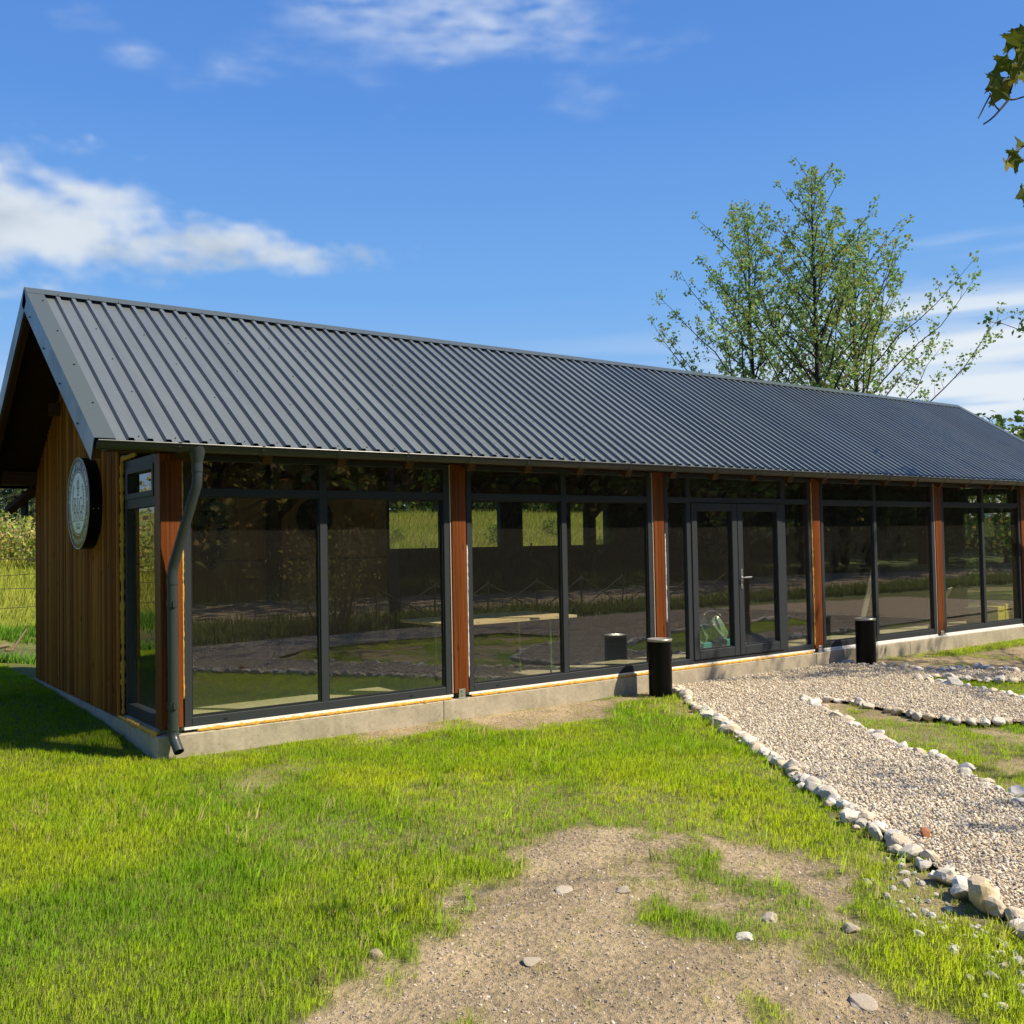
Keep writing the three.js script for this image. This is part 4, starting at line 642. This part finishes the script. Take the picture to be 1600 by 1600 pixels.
{ // round mirror with thick black frame on the back wall
  const m = thing('round_mirror', 'round mirror in a thick black frame on the pale back wall', 'mirror', [3.78, 2.04, -4.99]);
  const fr = new THREE.TorusGeometry(0.2, 0.095, 16, 48); fr.scale(1, 1, 0.5); part('frame', fr, std([0.012, 0.01, 0.01], 0.8), m); const gl = new THREE.CircleGeometry(0.13, 40); gl.translate(0, 0, 0.02); part('mirror_glass', gl, std([0.8, 0.85, 0.85], 0.03, { metalness: 1 }), m);
  const w = thing('oval_wreath', 'tall dark oval evergreen wreath hanging on the pale back wall', 'wreath', [2.22, 1.83, -4.95]); const r = rng(31), L = []; for (let i = 0; i < 700; i++) { const a = r() * 6.283, k = 0.35 + 0.65 * Math.sqrt(r()), x = Math.cos(a) * 0.22 * k, y = Math.sin(a) * 0.5 * k, g = new THREE.ConeGeometry(0.012, 0.11, 3); g.rotateZ(a - 1.57 + (r() - 0.5)); g.rotateX((r() - 0.5)); g.translate(x, y, 0.03 * r()); L.push(g); } part('needles', merge(L), std([0.012, 0.02, 0.012], 0.9), w);
}

// ---------------------------------------------------------------- trees
function limb(pts, r0, r1, sides = 5) { // tapered tube along points
  const n = pts.length, pos = [], idx = [], nor = []; const d = new THREE.Vector3(), u = new THREE.Vector3(), v = new THREE.Vector3();
  for (let i = 0; i < n; i++) {
    d.copy(pts[Math.min(n - 1, i + 1)]).sub(pts[Math.max(0, i - 1)]).normalize(); u.set(Math.abs(d.y) > 0.9 ? 1 : 0, Math.abs(d.y) > 0.9 ? 0 : 1, 0).cross(d).normalize(); v.copy(d).cross(u);
    const r = lerp(r0, r1, i / (n - 1)); for (let j = 0; j < sides; j++) { const a = (j / sides) * 6.2832, c = Math.cos(a), s = Math.sin(a); const nx = u.x * c + v.x * s, ny = u.y * c + v.y * s, nz = u.z * c + v.z * s; pos.push(pts[i].x + nx * r, pts[i].y + ny * r, pts[i].z + nz * r); nor.push(nx, ny, nz); }
  }
  for (let i = 0; i < n - 1; i++) for (let j = 0; j < sides; j++) { const a = i * sides + j, b = i * sides + (j + 1) % sides; idx.push(a, b, a + sides, b, b + sides, a + sides); }
  const g = new THREE.BufferGeometry(); g.setAttribute('position', new THREE.Float32BufferAttribute(pos, 3)); g.setAttribute('normal', new THREE.Float32BufferAttribute(nor, 3)); g.setIndex(idx); return g;
}
function leafCloud(list, colorOf) { // list of {p, s, seed vec}: folded two-triangle leaves merged into one geometry
  const n = list.length, pos = new Float32Array(n * 12 * 3), col = new Float32Array(n * 12 * 3), nor = new Float32Array(n * 12 * 3); let k = 0; const r = rng(n + 7), e = new THREE.Euler(), q = new THREE.Quaternion(), P = [[0, -0.5, 0], [0.34, 0.0, 0.08], [0, 0.5, 0], [-0.34, 0.0, 0.08]].map((a) => new THREE.Vector3(...a)), t = new THREE.Vector3();
  for (const l of list) {
    q.setFromEuler(e.set(r() * 6.283, r() * 6.283, r() * 6.283)); const c = colorOf(l, r), V = P.map((a) => t.copy(a).multiplyScalar(l.s).applyQuaternion(q).add(l.p).clone());
    for (const tri of [[0, 1, 2], [0, 2, 3]]) { const a = V[tri[0]], b = V[tri[1]], cc = V[tri[2]], nn = b.clone().sub(a).cross(cc.clone().sub(a)).normalize(); for (const v of [a, b, cc]) { pos.set([v.x, v.y, v.z], k * 3); nor.set([nn.x, nn.y, nn.z], k * 3); col.set(c, k * 3); k++; } }
  }
  const g = new THREE.BufferGeometry(); g.setAttribute('position', new THREE.BufferAttribute(pos.subarray(0, k * 3), 3)); g.setAttribute('normal', new THREE.BufferAttribute(nor.subarray(0, k * 3), 3)); g.setAttribute('color', new THREE.BufferAttribute(col.subarray(0, k * 3), 3)); return g;
}
const leafMat = phys([1, 1, 1], 1, { transmission: 0.4, thickness: 0, vertexColors: true, specularIntensity: 0.3, side: THREE.DoubleSide });
const bark = std([0.10, 0.085, 0.065], 0.95, { map: clone(speck, 4, 2), bumpMap: clone(speck, 4, 2), bumpScale: 0.03 });
const barkDark = std([0.05, 0.043, 0.036], 0.95, { map: clone(speck, 4, 2) });
// o: height, trunk radius, first branch height share, reach(t) branch length at height share, count, rise, twig and leaf counts and sizes
function growTree(seed, o) {
  const r = rng(seed), wood_ = [], leaves = [], T = []; let lx = 0, lz = 0; const N = 14;
  for (let i = 0; i <= N; i++) { const t = i / N; T.push(new THREE.Vector3(lx, o.h * t, lz)); lx += (r() - 0.5) * 0.05 * o.h / 10 + (o.lean?.[0] ?? 0) * o.h / N; lz += (r() - 0.5) * 0.05 * o.h / 10 + (o.lean?.[1] ?? 0) * o.h / N; }
  wood_.push(limb(T, o.r, 0.012, 8));
  const at = (t) => { const k = Math.min(N - 1e-3, t * N), i = Math.floor(k); return T[i].clone().lerp(T[i + 1], k - i); };
  let ga = r() * 6;
  const leafAt = (p, spread, n) => { for (let i = 0; i < n; i++) leaves.push({ p: p.clone().add(new THREE.Vector3((r() - 0.5), (r() - 0.5), (r() - 0.5)).multiplyScalar(spread)), s: o.leaf * (0.6 + 0.7 * r()) }); };
  for (let b = 0; b < o.count; b++) {
    const t = lerp(o.first, 0.985, Math.pow((b + r() * 0.8) / o.count, 0.9)); ga += 2.4 + (r() - 0.5) * 0.8;
    const L = o.reach(t) * (0.75 + 0.45 * r()), p0 = at(t), dir = new THREE.Vector3(Math.cos(ga), 0, Math.sin(ga)), rise = o.rise(t) * (0.8 + 0.4 * r()), pts = []; let p = p0.clone(), steps = 7;
    for (let i = 0; i <= steps; i++) { pts.push(p.clone()); const u = i / steps; p = p.clone().addScaledVector(dir, L / steps).add(new THREE.Vector3((r() - 0.5) * 0.10 * L / steps * 3, L / steps * (rise + (o.curve ?? 0.5) * u) + (r() - 0.5) * 0.08 * L, (r() - 0.5) * 0.10 * L / steps * 3)); dir.x += (r() - 0.5) * 0.25; dir.z += (r() - 0.5) * 0.25; }
    wood_.push(limb(pts, Math.max(0.008, o.r * 0.3 * (1 - t) + 0.01), 0.004, 5));
    const nt = Math.max(3, Math.round(o.twigs * L));
    for (let k = 0; k < nt; k++) {
      const u = 0.10 + 0.90 * (k + r()) / nt, i = Math.min(steps - 1, Math.floor(u * steps)), a = pts[i].clone().lerp(pts[i + 1], u * steps - i), l2 = (o.twigLen ?? 0.5) * (0.5 + 0.8 * r()) * (1.15 - 0.5 * u) * Math.max(0.5, L / 3), d2 = new THREE.Vector3(r() - 0.5, 0.15 + 0.45 * r() + (o.twigUp ?? 0), r() - 0.5).normalize().addScaledVector(dir, 0.35), end = a.clone().addScaledVector(d2, l2), mid = a.clone().lerp(end, 0.5).add(new THREE.Vector3((r() - 0.5) * 0.08, (r() - 0.5) * 0.08, (r() - 0.5) * 0.08));
      wood_.push(limb([a, mid, end], 0.006, 0.0025, 3));
      const n = o.leavesPer, cl = o.cluster ?? 1; for (let q = 0; q < n; q++) { const w = 0.25 + 0.75 * Math.sqrt((q + r()) / n); leafAt(a.clone().lerp(end, w), o.spread ?? 0.14, cl + (r() < (o.dbl ?? 0.5) ? 1 : 0)); }
    }
  }
  return { wood: merge(wood_), leaves };
}
const tone = (a, b, c2, share = 0.12) => (l, r) => { const t = r(), q = r() < share ? c2 : null; return [0, 1, 2].map((i) => (q ? q[i] : lerp(a[i], b[i], t)) * (0.8 + 0.4 * r())); };
function placeTree(name, label, pos, seed, o, colorOf, barkM, group) {
  const t = thing(name, label, 'tree', pos, 0, group), g = growTree(seed, o); part('trunk', g.wood, barkM, t); const c = part('crown', leafCloud(g.leaves, colorOf), leafMat, t); c.userData.kind = 'stuff'; return t;
}
const alderTone = tone([0.20, 0.32, 0.09], [0.34, 0.48, 0.13], [0.42, 0.35, 0.11], 0.10);
{
  const common = { leaf: 0.088, spread: 0.21, cluster: 3, rise: (t) => 0.62 + 0.5 * t, curve: 0.32, twigs: 6.2, twigLen: 0.62, leavesPer: 5, dbl: 0.4 };
  const taper = (a, b, f) => (t) => lerp(a, b, Math.pow(clamp((t - f) / (1 - f), 0, 1), 0.85));
  placeTree('alder_tree', 'airy green tree behind the roof, left trunk of the clump', [17.7, GY, -8.3], 1003, { ...common, h: 10.3, r: 0.12, first: 0.36, count: 46, reach: taper(3.5, 0.4, 0.36), lean: [-0.01, 0] }, alderTone, barkDark);
  placeTree('alder_tree', 'tallest airy green tree behind the roof, middle trunk of the clump', [18.0, GY, -6.45], 1017, { ...common, h: 10.75, r: 0.13, first: 0.38, count: 50, reach: taper(2.7, 0.35, 0.38), rise: (t) => 0.75 + 0.5 * t, lean: [-0.004, 0] }, alderTone, barkDark);
  placeTree('alder_tree', 'airy green tree behind the roof, right trunk with long slanting limbs', [19.1, GY, -6.3], 1029, { ...common, h: 9.3, r: 0.11, first: 0.34, count: 46, reach: taper(3.9, 0.45, 0.34), rise: (t) => 0.6 + 0.5 * t, lean: [0.022, 0.01] }, alderTone, barkDark);
  placeTree('alder_tree', 'dark leafy tree reaching in from the right edge over the roof end', [12.45, GY, 4.1], 1043, { leaf: 0.09, spread: 0.26, rise: (t) => 0.15 + 0.6 * t, curve: 0.2, twigs: 6, twigLen: 0.5, leavesPer: 9, dbl: 0.4, h: 6.4, r: 0.13, first: 0.24, count: 30, reach: (t) => 0.5 + 2.3 * Math.sin(Math.PI * Math.pow(clamp((t - 0.2) / 0.82, 0, 1), 0.8)) }, tone([0.06, 0.12, 0.035], [0.10, 0.17, 0.05], [0.2, 0.16, 0.05], 0.06), barkDark);
}
// maple beside the camera: its lowest twigs hang into the upper right of the view
function mapleLeafGeo(seed) {
  const lobes = [[-2.35, 0.42], [-1.95, 0.28], [-1.25, 0.80], [-0.78, 0.42], [0, 1.0], [0.78, 0.42], [1.25, 0.80], [1.95, 0.28], [2.35, 0.42]], pts = [[0, -0.18]]; const r = rng(seed);
  const R = (a, k) => [Math.sin(a) * k, Math.cos(a) * k];
  lobes.forEach(([a, k], i) => { if (k > 0.5) { const w = 0.16; pts.push(R(a - w * 1.5, k * 0.62), R(a - w * 1.35, k * 0.80), R(a - w * 0.5, k * 0.76), R(a, k * (0.95 + 0.1 * r())), R(a + w * 0.5, k * 0.76), R(a + w * 1.35, k * 0.80), R(a + w * 1.5, k * 0.62)); } else pts.push(R(a, k)); });
  const pos = [0, 0, 0], idx = []; pts.forEach(([x, y]) => pos.push(x, y, 0.38 * x * x - 0.22 * y * y + 0.05 * (r() - 0.5))); for (let i = 1; i <= pts.length; i++) idx.push(0, i % pts.length + 1, i);
  const g = new THREE.BufferGeometry(); g.setAttribute('position', new THREE.Float32BufferAttribute(pos, 3)); g.setIndex(idx); g.computeVertexNormals(); return g;
}
{
  const t = thing('maple_tree', 'maple whose lobed leaves and bare twigs hang in at the upper right corner', 'tree', [9.4, GY, 12.4]), W = (p) => new THREE.Vector3(p[0] - 9.4, p[1] - GY, p[2] - 12.4);
  const g = growTree(2003, { leaf: 0.2, spread: 0.4, rise: (u) => 0.25 + 0.5 * u, curve: 0.15, twigs: 4.6, twigLen: 0.6, leavesPer: 4, dbl: 0.1, h: 8.2, r: 0.16, first: 0.30, count: 22, reach: (u) => 0.8 + 2.9 * Math.sin(Math.PI * Math.pow(clamp((u - 0.25) / 0.8, 0, 1), 0.8)) });
  part('trunk', g.wood, bark, t); const c = part('crown', leafCloud(g.leaves.filter((l) => !(l.p.x < -4.6)), tone([0.07, 0.13, 0.025], [0.12, 0.19, 0.035], [0.2, 0.17, 0.04], 0.1)), leafMat, t); c.userData.kind = 'stuff';
  const tw = [];
  const line = (pts, a, b) => { const cv = new THREE.CatmullRomCurve3(pts.map(W)); tw.push(limb(cv.getPoints(14), a, b, 6)); };
  line([[9.4, 4.2, 12.4], [6.6, 5.2, 10.1], [4.6, 4.9, 8.5], [2.9, 4.4, 7.3], [1.803, 3.748, 6.69], [1.702, 3.647, 6.626], [1.623, 3.546, 6.616], [1.597, 3.459, 6.607], [1.552, 3.407, 6.59], [1.525, 3.372, 6.57], [1.496, 3.348, 6.548]], 0.009, 0.0035);
  line([[1.597, 3.459, 6.607], [1.625, 3.461, 6.62], [1.70, 3.49, 6.66]], 0.0045, 0.003);
  line([[1.552, 3.407, 6.59], [1.52, 3.415, 6.59], [1.493, 3.44, 6.589], [1.475, 3.46, 6.59]], 0.004, 0.003); line([[1.478, 3.452, 6.59], [1.466, 3.41, 6.57], [1.448, 3.372, 6.56], [1.436, 3.357, 6.558]], 0.0035, 0.0028);
  line([[1.623, 3.546, 6.616], [1.585, 3.540, 6.61], [1.545, 3.520, 6.60]], 0.006, 0.003); line([[1.66, 3.6, 6.62], [1.64, 3.64, 6.63], [1.60, 3.67, 6.64]], 0.004, 0.0025);
  line([[2.9, 4.4, 7.3], [2.4, 3.75, 6.95], [1.935, 3.402, 6.643], [1.723, 3.289, 6.598], [1.655, 3.245, 6.597], [1.60, 3.20, 6.59], [1.585, 3.165, 6.588]], 0.012, 0.0025);
  line([[2.4, 3.75, 6.95], [2.1, 3.35, 6.75], [1.901, 3.191, 6.651], [1.728, 3.116, 6.595]], 0.008, 0.003);
  const br = part('branch', merge(tw), std([0.05, 0.045, 0.05], 0.8), t);
  const geos = [1, 2, 3, 4].map(mapleLeafGeo), mats = [[0.12, 0.15, 0.02], [0.17, 0.19, 0.022], [0.09, 0.12, 0.02], [0.22, 0.20, 0.03]].map((k) => phys(k, 1, { transmission: 0.3, thickness: 0, specularIntensity: 0.3, side: THREE.DoubleSide }));
  const r = rng(9);
  for (const [x, y, z, k, rz, m] of [[1.605, 3.715, 6.64, 0.10, 2.3, 0], [1.645, 3.75, 6.656, 0.10, 2.6, 2], [1.63, 3.655, 6.66, 0.095, 3.0, 1], [1.58, 3.615, 6.61, 0.105, 2.2, 0], [1.615, 3.60, 6.622, 0.09, 2.9, 1], [1.66, 3.61, 6.609, 0.10, 3.4, 1], [1.535, 3.535, 6.597, 0.095, 2.1, 2], [1.545, 3.485, 6.596, 0.10, 2.7, 0], [1.59, 3.535, 6.599, 0.085, 3.5, 3], [1.66, 3.56, 6.65, 0.095, 3.3, 1], [1.69, 3.70, 6.635, 0.1, 2.9, 2], [1.70, 3.63, 6.62, 0.1, 3.3, 0],
    [1.63, 3.235, 6.605, 0.075, 2.6, 0], [1.60, 3.195, 6.586, 0.075, 2.7, 3], [1.665, 3.215, 6.589, 0.08, 3.3, 0], [1.716, 3.305, 6.596, 0.07, 2.4, 2], [1.70, 3.09, 6.602, 0.08, 2.4, 2], [1.73, 3.07, 6.61, 0.08, 2.9, 2]]) {
    const l = part('maple_leaf', geos[Math.floor(r() * 4)], mats[m], br); l.position.copy(W([x, y, z])); l.rotation.set((r() - 0.5) * 1.1, -0.65 + (r() - 0.5) * 1.5, rz + (r() - 0.5) * 0.3, 'YXZ'); l.scale.setScalar(k * 0.82);
  }
}
// ---------------------------------------------------------------- left background: fence, shrubs, conifers
const darkGreen = tone([0.035, 0.075, 0.025], [0.07, 0.12, 0.035], [0.10, 0.15, 0.04], 0.2), limeGreen = tone([0.30, 0.36, 0.06], [0.46, 0.46, 0.13], [0.55, 0.46, 0.22], 0.2);
function bush(seed, w, h, n, leaf, stems = 9) {
  const r = rng(seed), L = [], S = [];
  for (let s = 0; s < stems; s++) { const a = r() * 6.283, k = w * 0.5 * Math.sqrt(r()), e = new THREE.Vector3(Math.cos(a) * k, h * (0.65 + 0.4 * r()) * (1 - 0.35 * (k / (w * 0.5))), Math.sin(a) * k), p0 = new THREE.Vector3(e.x * 0.25, -0.2, e.z * 0.25), m = p0.clone().lerp(e, 0.5).add(new THREE.Vector3((r() - 0.5) * 0.3, 0.1, (r() - 0.5) * 0.3)), cv = new THREE.CatmullRomCurve3([p0, m, e]), pts = cv.getPoints(8); S.push(limb(pts, 0.028, 0.006, 4)); for (let i = 0; i < n / stems; i++) { const t = Math.pow(r(), 0.75), q = cv.getPoint(0.12 + 0.9 * t > 1 ? 1 : 0.12 + 0.88 * t), sp = 0.18 * w * (1.15 - 0.6 * t); L.push({ p: q.add(new THREE.Vector3((r() - 0.5) * 2 * sp, (r() - 0.5) * 1.6 * sp, (r() - 0.5) * 2 * sp)), s: leaf * (0.6 + 0.8 * r()) }); } }
  return { wood: merge(S), leaves: L };
}
function conifer(seed, h, w) {
  const r = rng(seed), L = [], S = [limb([new THREE.Vector3(0, -0.3, 0), new THREE.Vector3(0, h * 0.5, 0), new THREE.Vector3(0, h, 0)], 0.16, 0.02, 7)];
  for (let y = h * 0.10; y < h; y += h * 0.028) { const k = w * 0.5 * Math.pow(1 - y / h, 0.8) + 0.08, nb = 7; for (let b = 0; b < nb; b++) { const a = r() * 6.283, l = k * (0.7 + 0.5 * r()), e = new THREE.Vector3(Math.cos(a) * l, y - l * 0.28, Math.sin(a) * l), p0 = new THREE.Vector3(0, y, 0); S.push(limb([p0, e], 0.02, 0.006, 3)); for (let i = 0; i < 14; i++) { const t = 0.15 + 0.85 * (i + r()) / 14; L.push({ p: p0.clone().lerp(e, t).add(new THREE.Vector3((r() - 0.5) * 0.3, (r() - 0.5) * 0.22, (r() - 0.5) * 0.3)), s: 0.28 * (0.7 + 0.6 * r()) }); } } }
  return { wood: merge(S), leaves: L };
}
function addPlant(name, label, cat, x, z, g, colorOf, sink = 0, group) { const t = thing(name, label, cat, [x, terrain(x, z) - sink, z], 0, group); part(cat === 'shrub' ? 'stem' : 'trunk', g.wood, bark, t); const c = part('crown', leafCloud(g.leaves, colorOf), leafMat, t); c.userData.kind = 'stuff'; return t; }
// direction helper: a point on the ground seen at bearing b (degrees east of straight back) and distance d from the standpoint
const polar = (b, d) => [-2.607 + Math.sin(THREE.MathUtils.degToRad(b)) * d, 8.696 - Math.cos(THREE.MathUtils.degToRad(b)) * d];
{
  const sh = (b, d, w, h, seed, label, c = limeGreen, n = 2600) => addPlant('meadow_shrub', label, 'shrub', ...polar(b, d), bush(seed, w, h, n, 0.17), c);
  sh(9.3, 47, 4.6, 3.0, 51, 'yellow green shrub with a pale leaning stem at the left edge beyond the fence');
  sh(11.4, 44, 3.6, 2.5, 52, 'yellow green shrub beside the slatted wall beyond the wire fence');
  sh(6.4, 46, 4.6, 3.2, 53, 'pale green shrub just outside the left edge beyond the fence');
  sh(12.2, 42, 1.6, 3.4, 54, 'thin pale blossoming shrub standing in front of the dark trees at the left', tone([0.52, 0.45, 0.28], [0.60, 0.52, 0.36], [0.35, 0.36, 0.12], 0.3), 700);
  sh(-13.5, 27, 5.0, 4.6, 55, 'big yellow green shrub left of the view, mirrored in the lower gable window');
  sh(-19.5, 33, 6.0, 5.2, 56, 'broad yellow green shrub farther left, mirrored in the round sign');
  sh(-8.5, 36, 5.5, 5.0, 57, 'tall yellow green shrub far left on the meadow, mirrored in the upper gable pane');
  const tr = (b, d, h, w, seed, label) => addPlant('conifer_tree', label, 'tree', ...polar(b, d), conifer(seed, h, w), darkGreen);
  tr(9.4, 66, 9, 7.5, 61, 'dark conifer under the roof overhang at the far left'); tr(4.2, 60, 10.5, 6, 62, 'tall conifer standing just left of the roof edge'); tr(12.3, 68, 10, 7.5, 63, 'dark conifer behind the downpipe stub at the far left'); tr(10.8, 61, 8, 8, 64, 'broad dark conifer between the two others at the far left'); tr(7.7, 63, 9, 7.5, 65, 'dark conifer behind the pale shrubs at the left edge');
}
{ // wire fence in the left background
  const f = thing('wire_fence', 'wire fence with thin grey posts crossing the meadow left of the building', 'fence', [0, 0, 0]), m = std([0.035, 0.03, 0.026], 0.9), z = -12.9;
  for (let x = -9.6; x < 16; x += 3.35) part('post', bar([x, terrain(x, z) - 0.3, z], [x + 0.03, 1.62, z], 0.035, 7, 0.03), wood([0.2, 0.17, 0.13], 0.9), f);
  for (const y of [1.47, 1.17, 0.91, 0.52]) { const pts = []; for (let x = -12; x <= 17; x += 0.8) pts.push(new THREE.Vector3(x, y + 0.02 * Math.sin(x * 1.9 + y * 9), z + 0.03)); part('wire', limb(pts, 0.006, 0.006, 4), m, f); }
  const b = thing('fallen_branch', 'pale barkless branch lying on the dark soil bank behind the slatted wall', 'branch', [0, 0, 0]), y = (x, zz) => terrain(x, zz);
  part('branch', limb([[-1.6, -8.0], [-0.9, -8.1], [-0.25, -8.0], [0.15, -8.1]].map(([x, zz], i) => new THREE.Vector3(x, y(x, zz) + 0.12 + 0.05 * i, zz)), 0.045, 0.03, 7), wood([0.27, 0.22, 0.15], 0.8), b); part('twig', limb([new THREE.Vector3(0.1, y(0.1, -8.1) + 0.2, -8.1), new THREE.Vector3(0.2, 0.12, -8.1), new THREE.Vector3(0.42, 0.42, -8.2)], 0.03, 0.015, 6), wood([0.27, 0.22, 0.15], 0.8), b);
}
{ // grey roofed shed seen through the end glass
  const [x, z] = polar(63.2, 44), s = thing('farm_shed', 'low shed with pale grey pitched roof seen through the far end glass', 'shed', [x, terrain(x, z), z], -0.9), h = 2.6;
  part('wall', merge([bx(-4, 4, -0.4, h, -2.5, 2.5)]), wood([0.16, 0.11, 0.07], 0.9), s);
  for (const k of [1, -1]) part('roof', quadsGeometry([[[-4.5, h - 0.1, k * 3], [4.5, h - 0.1, k * 3], [4.2, h + 1.5, 0], [-4.2, h + 1.5, 0]]], 1), std([0.42, 0.46, 0.50], 0.6), s);
  part('door', bx(-1.2, 0.3, -0.2, 2.0, 2.5, 2.54), wood([0.10, 0.07, 0.045], 0.9), s);
}
// trees on the slope behind the building, seen through the glass, then the wood behind the standpoint that the glass mirrors
{
  const mid = tone([0.09, 0.15, 0.035], [0.17, 0.24, 0.05], [0.26, 0.26, 0.08], 0.15), o = { leaf: 0.42, spread: 0.9, rise: (t) => 0.3 + 0.5 * t, curve: 0.25, twigs: 1.5, twigLen: 1.2, leavesPer: 8, dbl: 0.6, h: 9, r: 0.2, first: 0.06, count: 30, reach: (t) => 0.8 + 3.4 * Math.sin(Math.PI * Math.pow(clamp((t - 0.12) / 0.9, 0, 1), 0.7)) };
  const proto = [growTree(3001, o), growTree(3011, { ...o, h: 11, count: 34, r: 0.24 }), growTree(3023, { ...o, h: 7, count: 26 })], olive = tone([0.24, 0.22, 0.07], [0.42, 0.38, 0.13], [0.46, 0.34, 0.14], 0.15), geos = proto.map((p) => [p.wood, leafCloud(p.leaves, mid), leafCloud(p.leaves, darkGreen), leafCloud(p.leaves, olive)]);
  const put = (name, label, group, x, z, k, s, dark, turn) => { const t = thing(name, label, 'tree', [x, terrain(x, z) - 0.2, z], turn, group); t.scale.setScalar(s); part('trunk', geos[k][0], barkDark, t); const c = part('crown', geos[k][dark === 'olive' ? 3 : dark ? 2 : 1], leafMat, t); c.userData.kind = 'stuff'; };
  const r = rng(4001);
  for (let i = 0; i < 44; i++) { const b = 2 + i * 1.65 + (r() - 0.5) * 1.0, d = 112 + r() * 26 - (i > 37 ? 50 : 0), [x, z] = polar(b, d); put('slope_tree', 'leafy tree in the row along the top of the meadow seen through the back windows', 'trees along the top of the meadow', x, z, Math.floor(r() * 3), 0.9 + 0.4 * r(), r() < 0.55, r() * 6); }
  for (const [b, d] of [[33.7, 40], [37.4, 33], [40.4, 29], [29.6, 58], [41.4, 55], [35.4, 57], [38.6, 64]]) { const [x, z] = polar(b, d); put('slope_shrub_tree', 'small leafy tree standing on the meadow behind the building', 'small trees on the meadow slope', x, z, 2, 0.13 + 0.09 * r(), false, r() * 6); }
  for (let i = 0; i < 30; i++) { const x = -26 + i * 3.1 + (r() - 0.5) * 2, z = 27 + r() * 6 - 6 * smoothstep(x, 10, 40) + (i % 2) * 5; put('woodland_tree', 'dark woodland tree mirrored in the front glass', 'woodland trees mirrored in the glass', x, z, Math.floor(r() * 3), 1.0 + 0.5 * r(), r() < (x > 6 ? 0.5 : 0.1) ? true : 'olive', r() * 6); }
  for (let i = 0; i < 13; i++) { const x = -27 - r() * 6, z = -34 + i * 4.6 + (r() - 0.5) * 2; put('border_tree', 'leafy tree along the left border, mirrored in the gable window', 'trees along the left border', x, z, i % 3, 1.1 + 0.4 * r(), r() < 0.5, r() * 6); }
  for (const [b, d, k] of [[61.5, 40, 0.5], [63.5, 36, 0.52], [65.5, 33, 0.55], [67.5, 31, 0.55], [62.5, 52, 0.62]]) { const [x, z] = polar(b, d); put('end_tree', 'leafy tree beyond the far end of the building, seen through the end glass', 'trees beyond the far end of the building', x, z, 0, k, false, r() * 6); }
  const rise_ = [], r3 = rng(4200); for (let i = 0; i < 30000; i++) { const near = i % 4 === 0, [x, z] = near ? polar(55 + r3() * 17, 50 + r3() * 14) : polar(14 + r3() * 44, 120 + r3() * 24), y = terrain(x, z) + Math.pow(r3(), 0.8) * (near ? 3.2 : 3 + 6 * fbm(x * 0.09, z * 0.05, 3, 9)); rise_.push({ p: new THREE.Vector3(x, y, z), s: (near ? 0.4 : 0.7) + (near ? 0.4 : 0.7) * r3() }); }
  const ridge = part('ridge_wood', leafCloud(rise_, mid), leafMat, scene); ridge.userData = { label: 'green wood along the crest of the meadow, seen through the back windows', kind: 'stuff' };
  const wood2 = []; const r2 = rng(4100); for (let i = 0; i < 60000; i++) { const x = -90 + r2() * 230, z = 38 + r2() * 14, y = terrain(x, z) + Math.pow(r2(), 0.9) * (11 + 5 * fbm(x * 0.08, z * 0.1, 3, 5)); wood2.push({ p: new THREE.Vector3(x, y, z), s: 1.0 + 1.0 * r2() }); }
  const far = part('far_wood', leafCloud(wood2, tone([0.13, 0.15, 0.045], [0.32, 0.31, 0.10], [0.38, 0.30, 0.12], 0.2)), leafMat, scene); far.userData = { label: 'continuous dark wood behind the standpoint, mirrored in the glass', kind: 'stuff' };
  // shrubs and cross-braced rails between lawn and road, mirrored in the glass
  for (const [x, z, w, h, seed, label] of [[6.9, 10.7, 2.6, 2.9, 81, 'loose many-stemmed shrub mirrored in the first glass bay'], [2.0, 11.4, 1.1, 0.9, 82, 'small twiggy shrub mirrored low in the first glass bay']]) addPlant('roadside_shrub', label, 'shrub', x, z, bush(seed, w, h, 1500, 0.09, 16), tone([0.20, 0.22, 0.05], [0.30, 0.28, 0.08], [0.28, 0.2, 0.08], 0.2));
  const f = thing('cross_braced_railing', 'row of thin crossed poles beyond the path, mirrored in the glass', 'railing', [0, 0, 0]), pole = wood([0.30, 0.25, 0.17], 0.8), A = [7.8, 10.4], D = [1.62, 0.18];
  for (let i = 0; i <= 8; i++) { const x = A[0] + D[0] * i, z = A[1] + D[1] * i, y = terrain(x, z); part('post', bar([x, y - 0.2, z], [x, y + 0.95, z], 0.02, 7), pole, f); if (i < 8) { const x2 = x + D[0], z2 = z + D[1], y2 = terrain(x2, z2); part('brace', bar([x, y + 0.1, z - 0.05], [x2, y2 + 0.9, z2 - 0.05], 0.016, 6), pole, f); part('brace', bar([x, y + 0.9, z + 0.05], [x2, y2 + 0.1, z2 + 0.05], 0.016, 6), pole, f); } }
}

renderer.render(scene, camera);
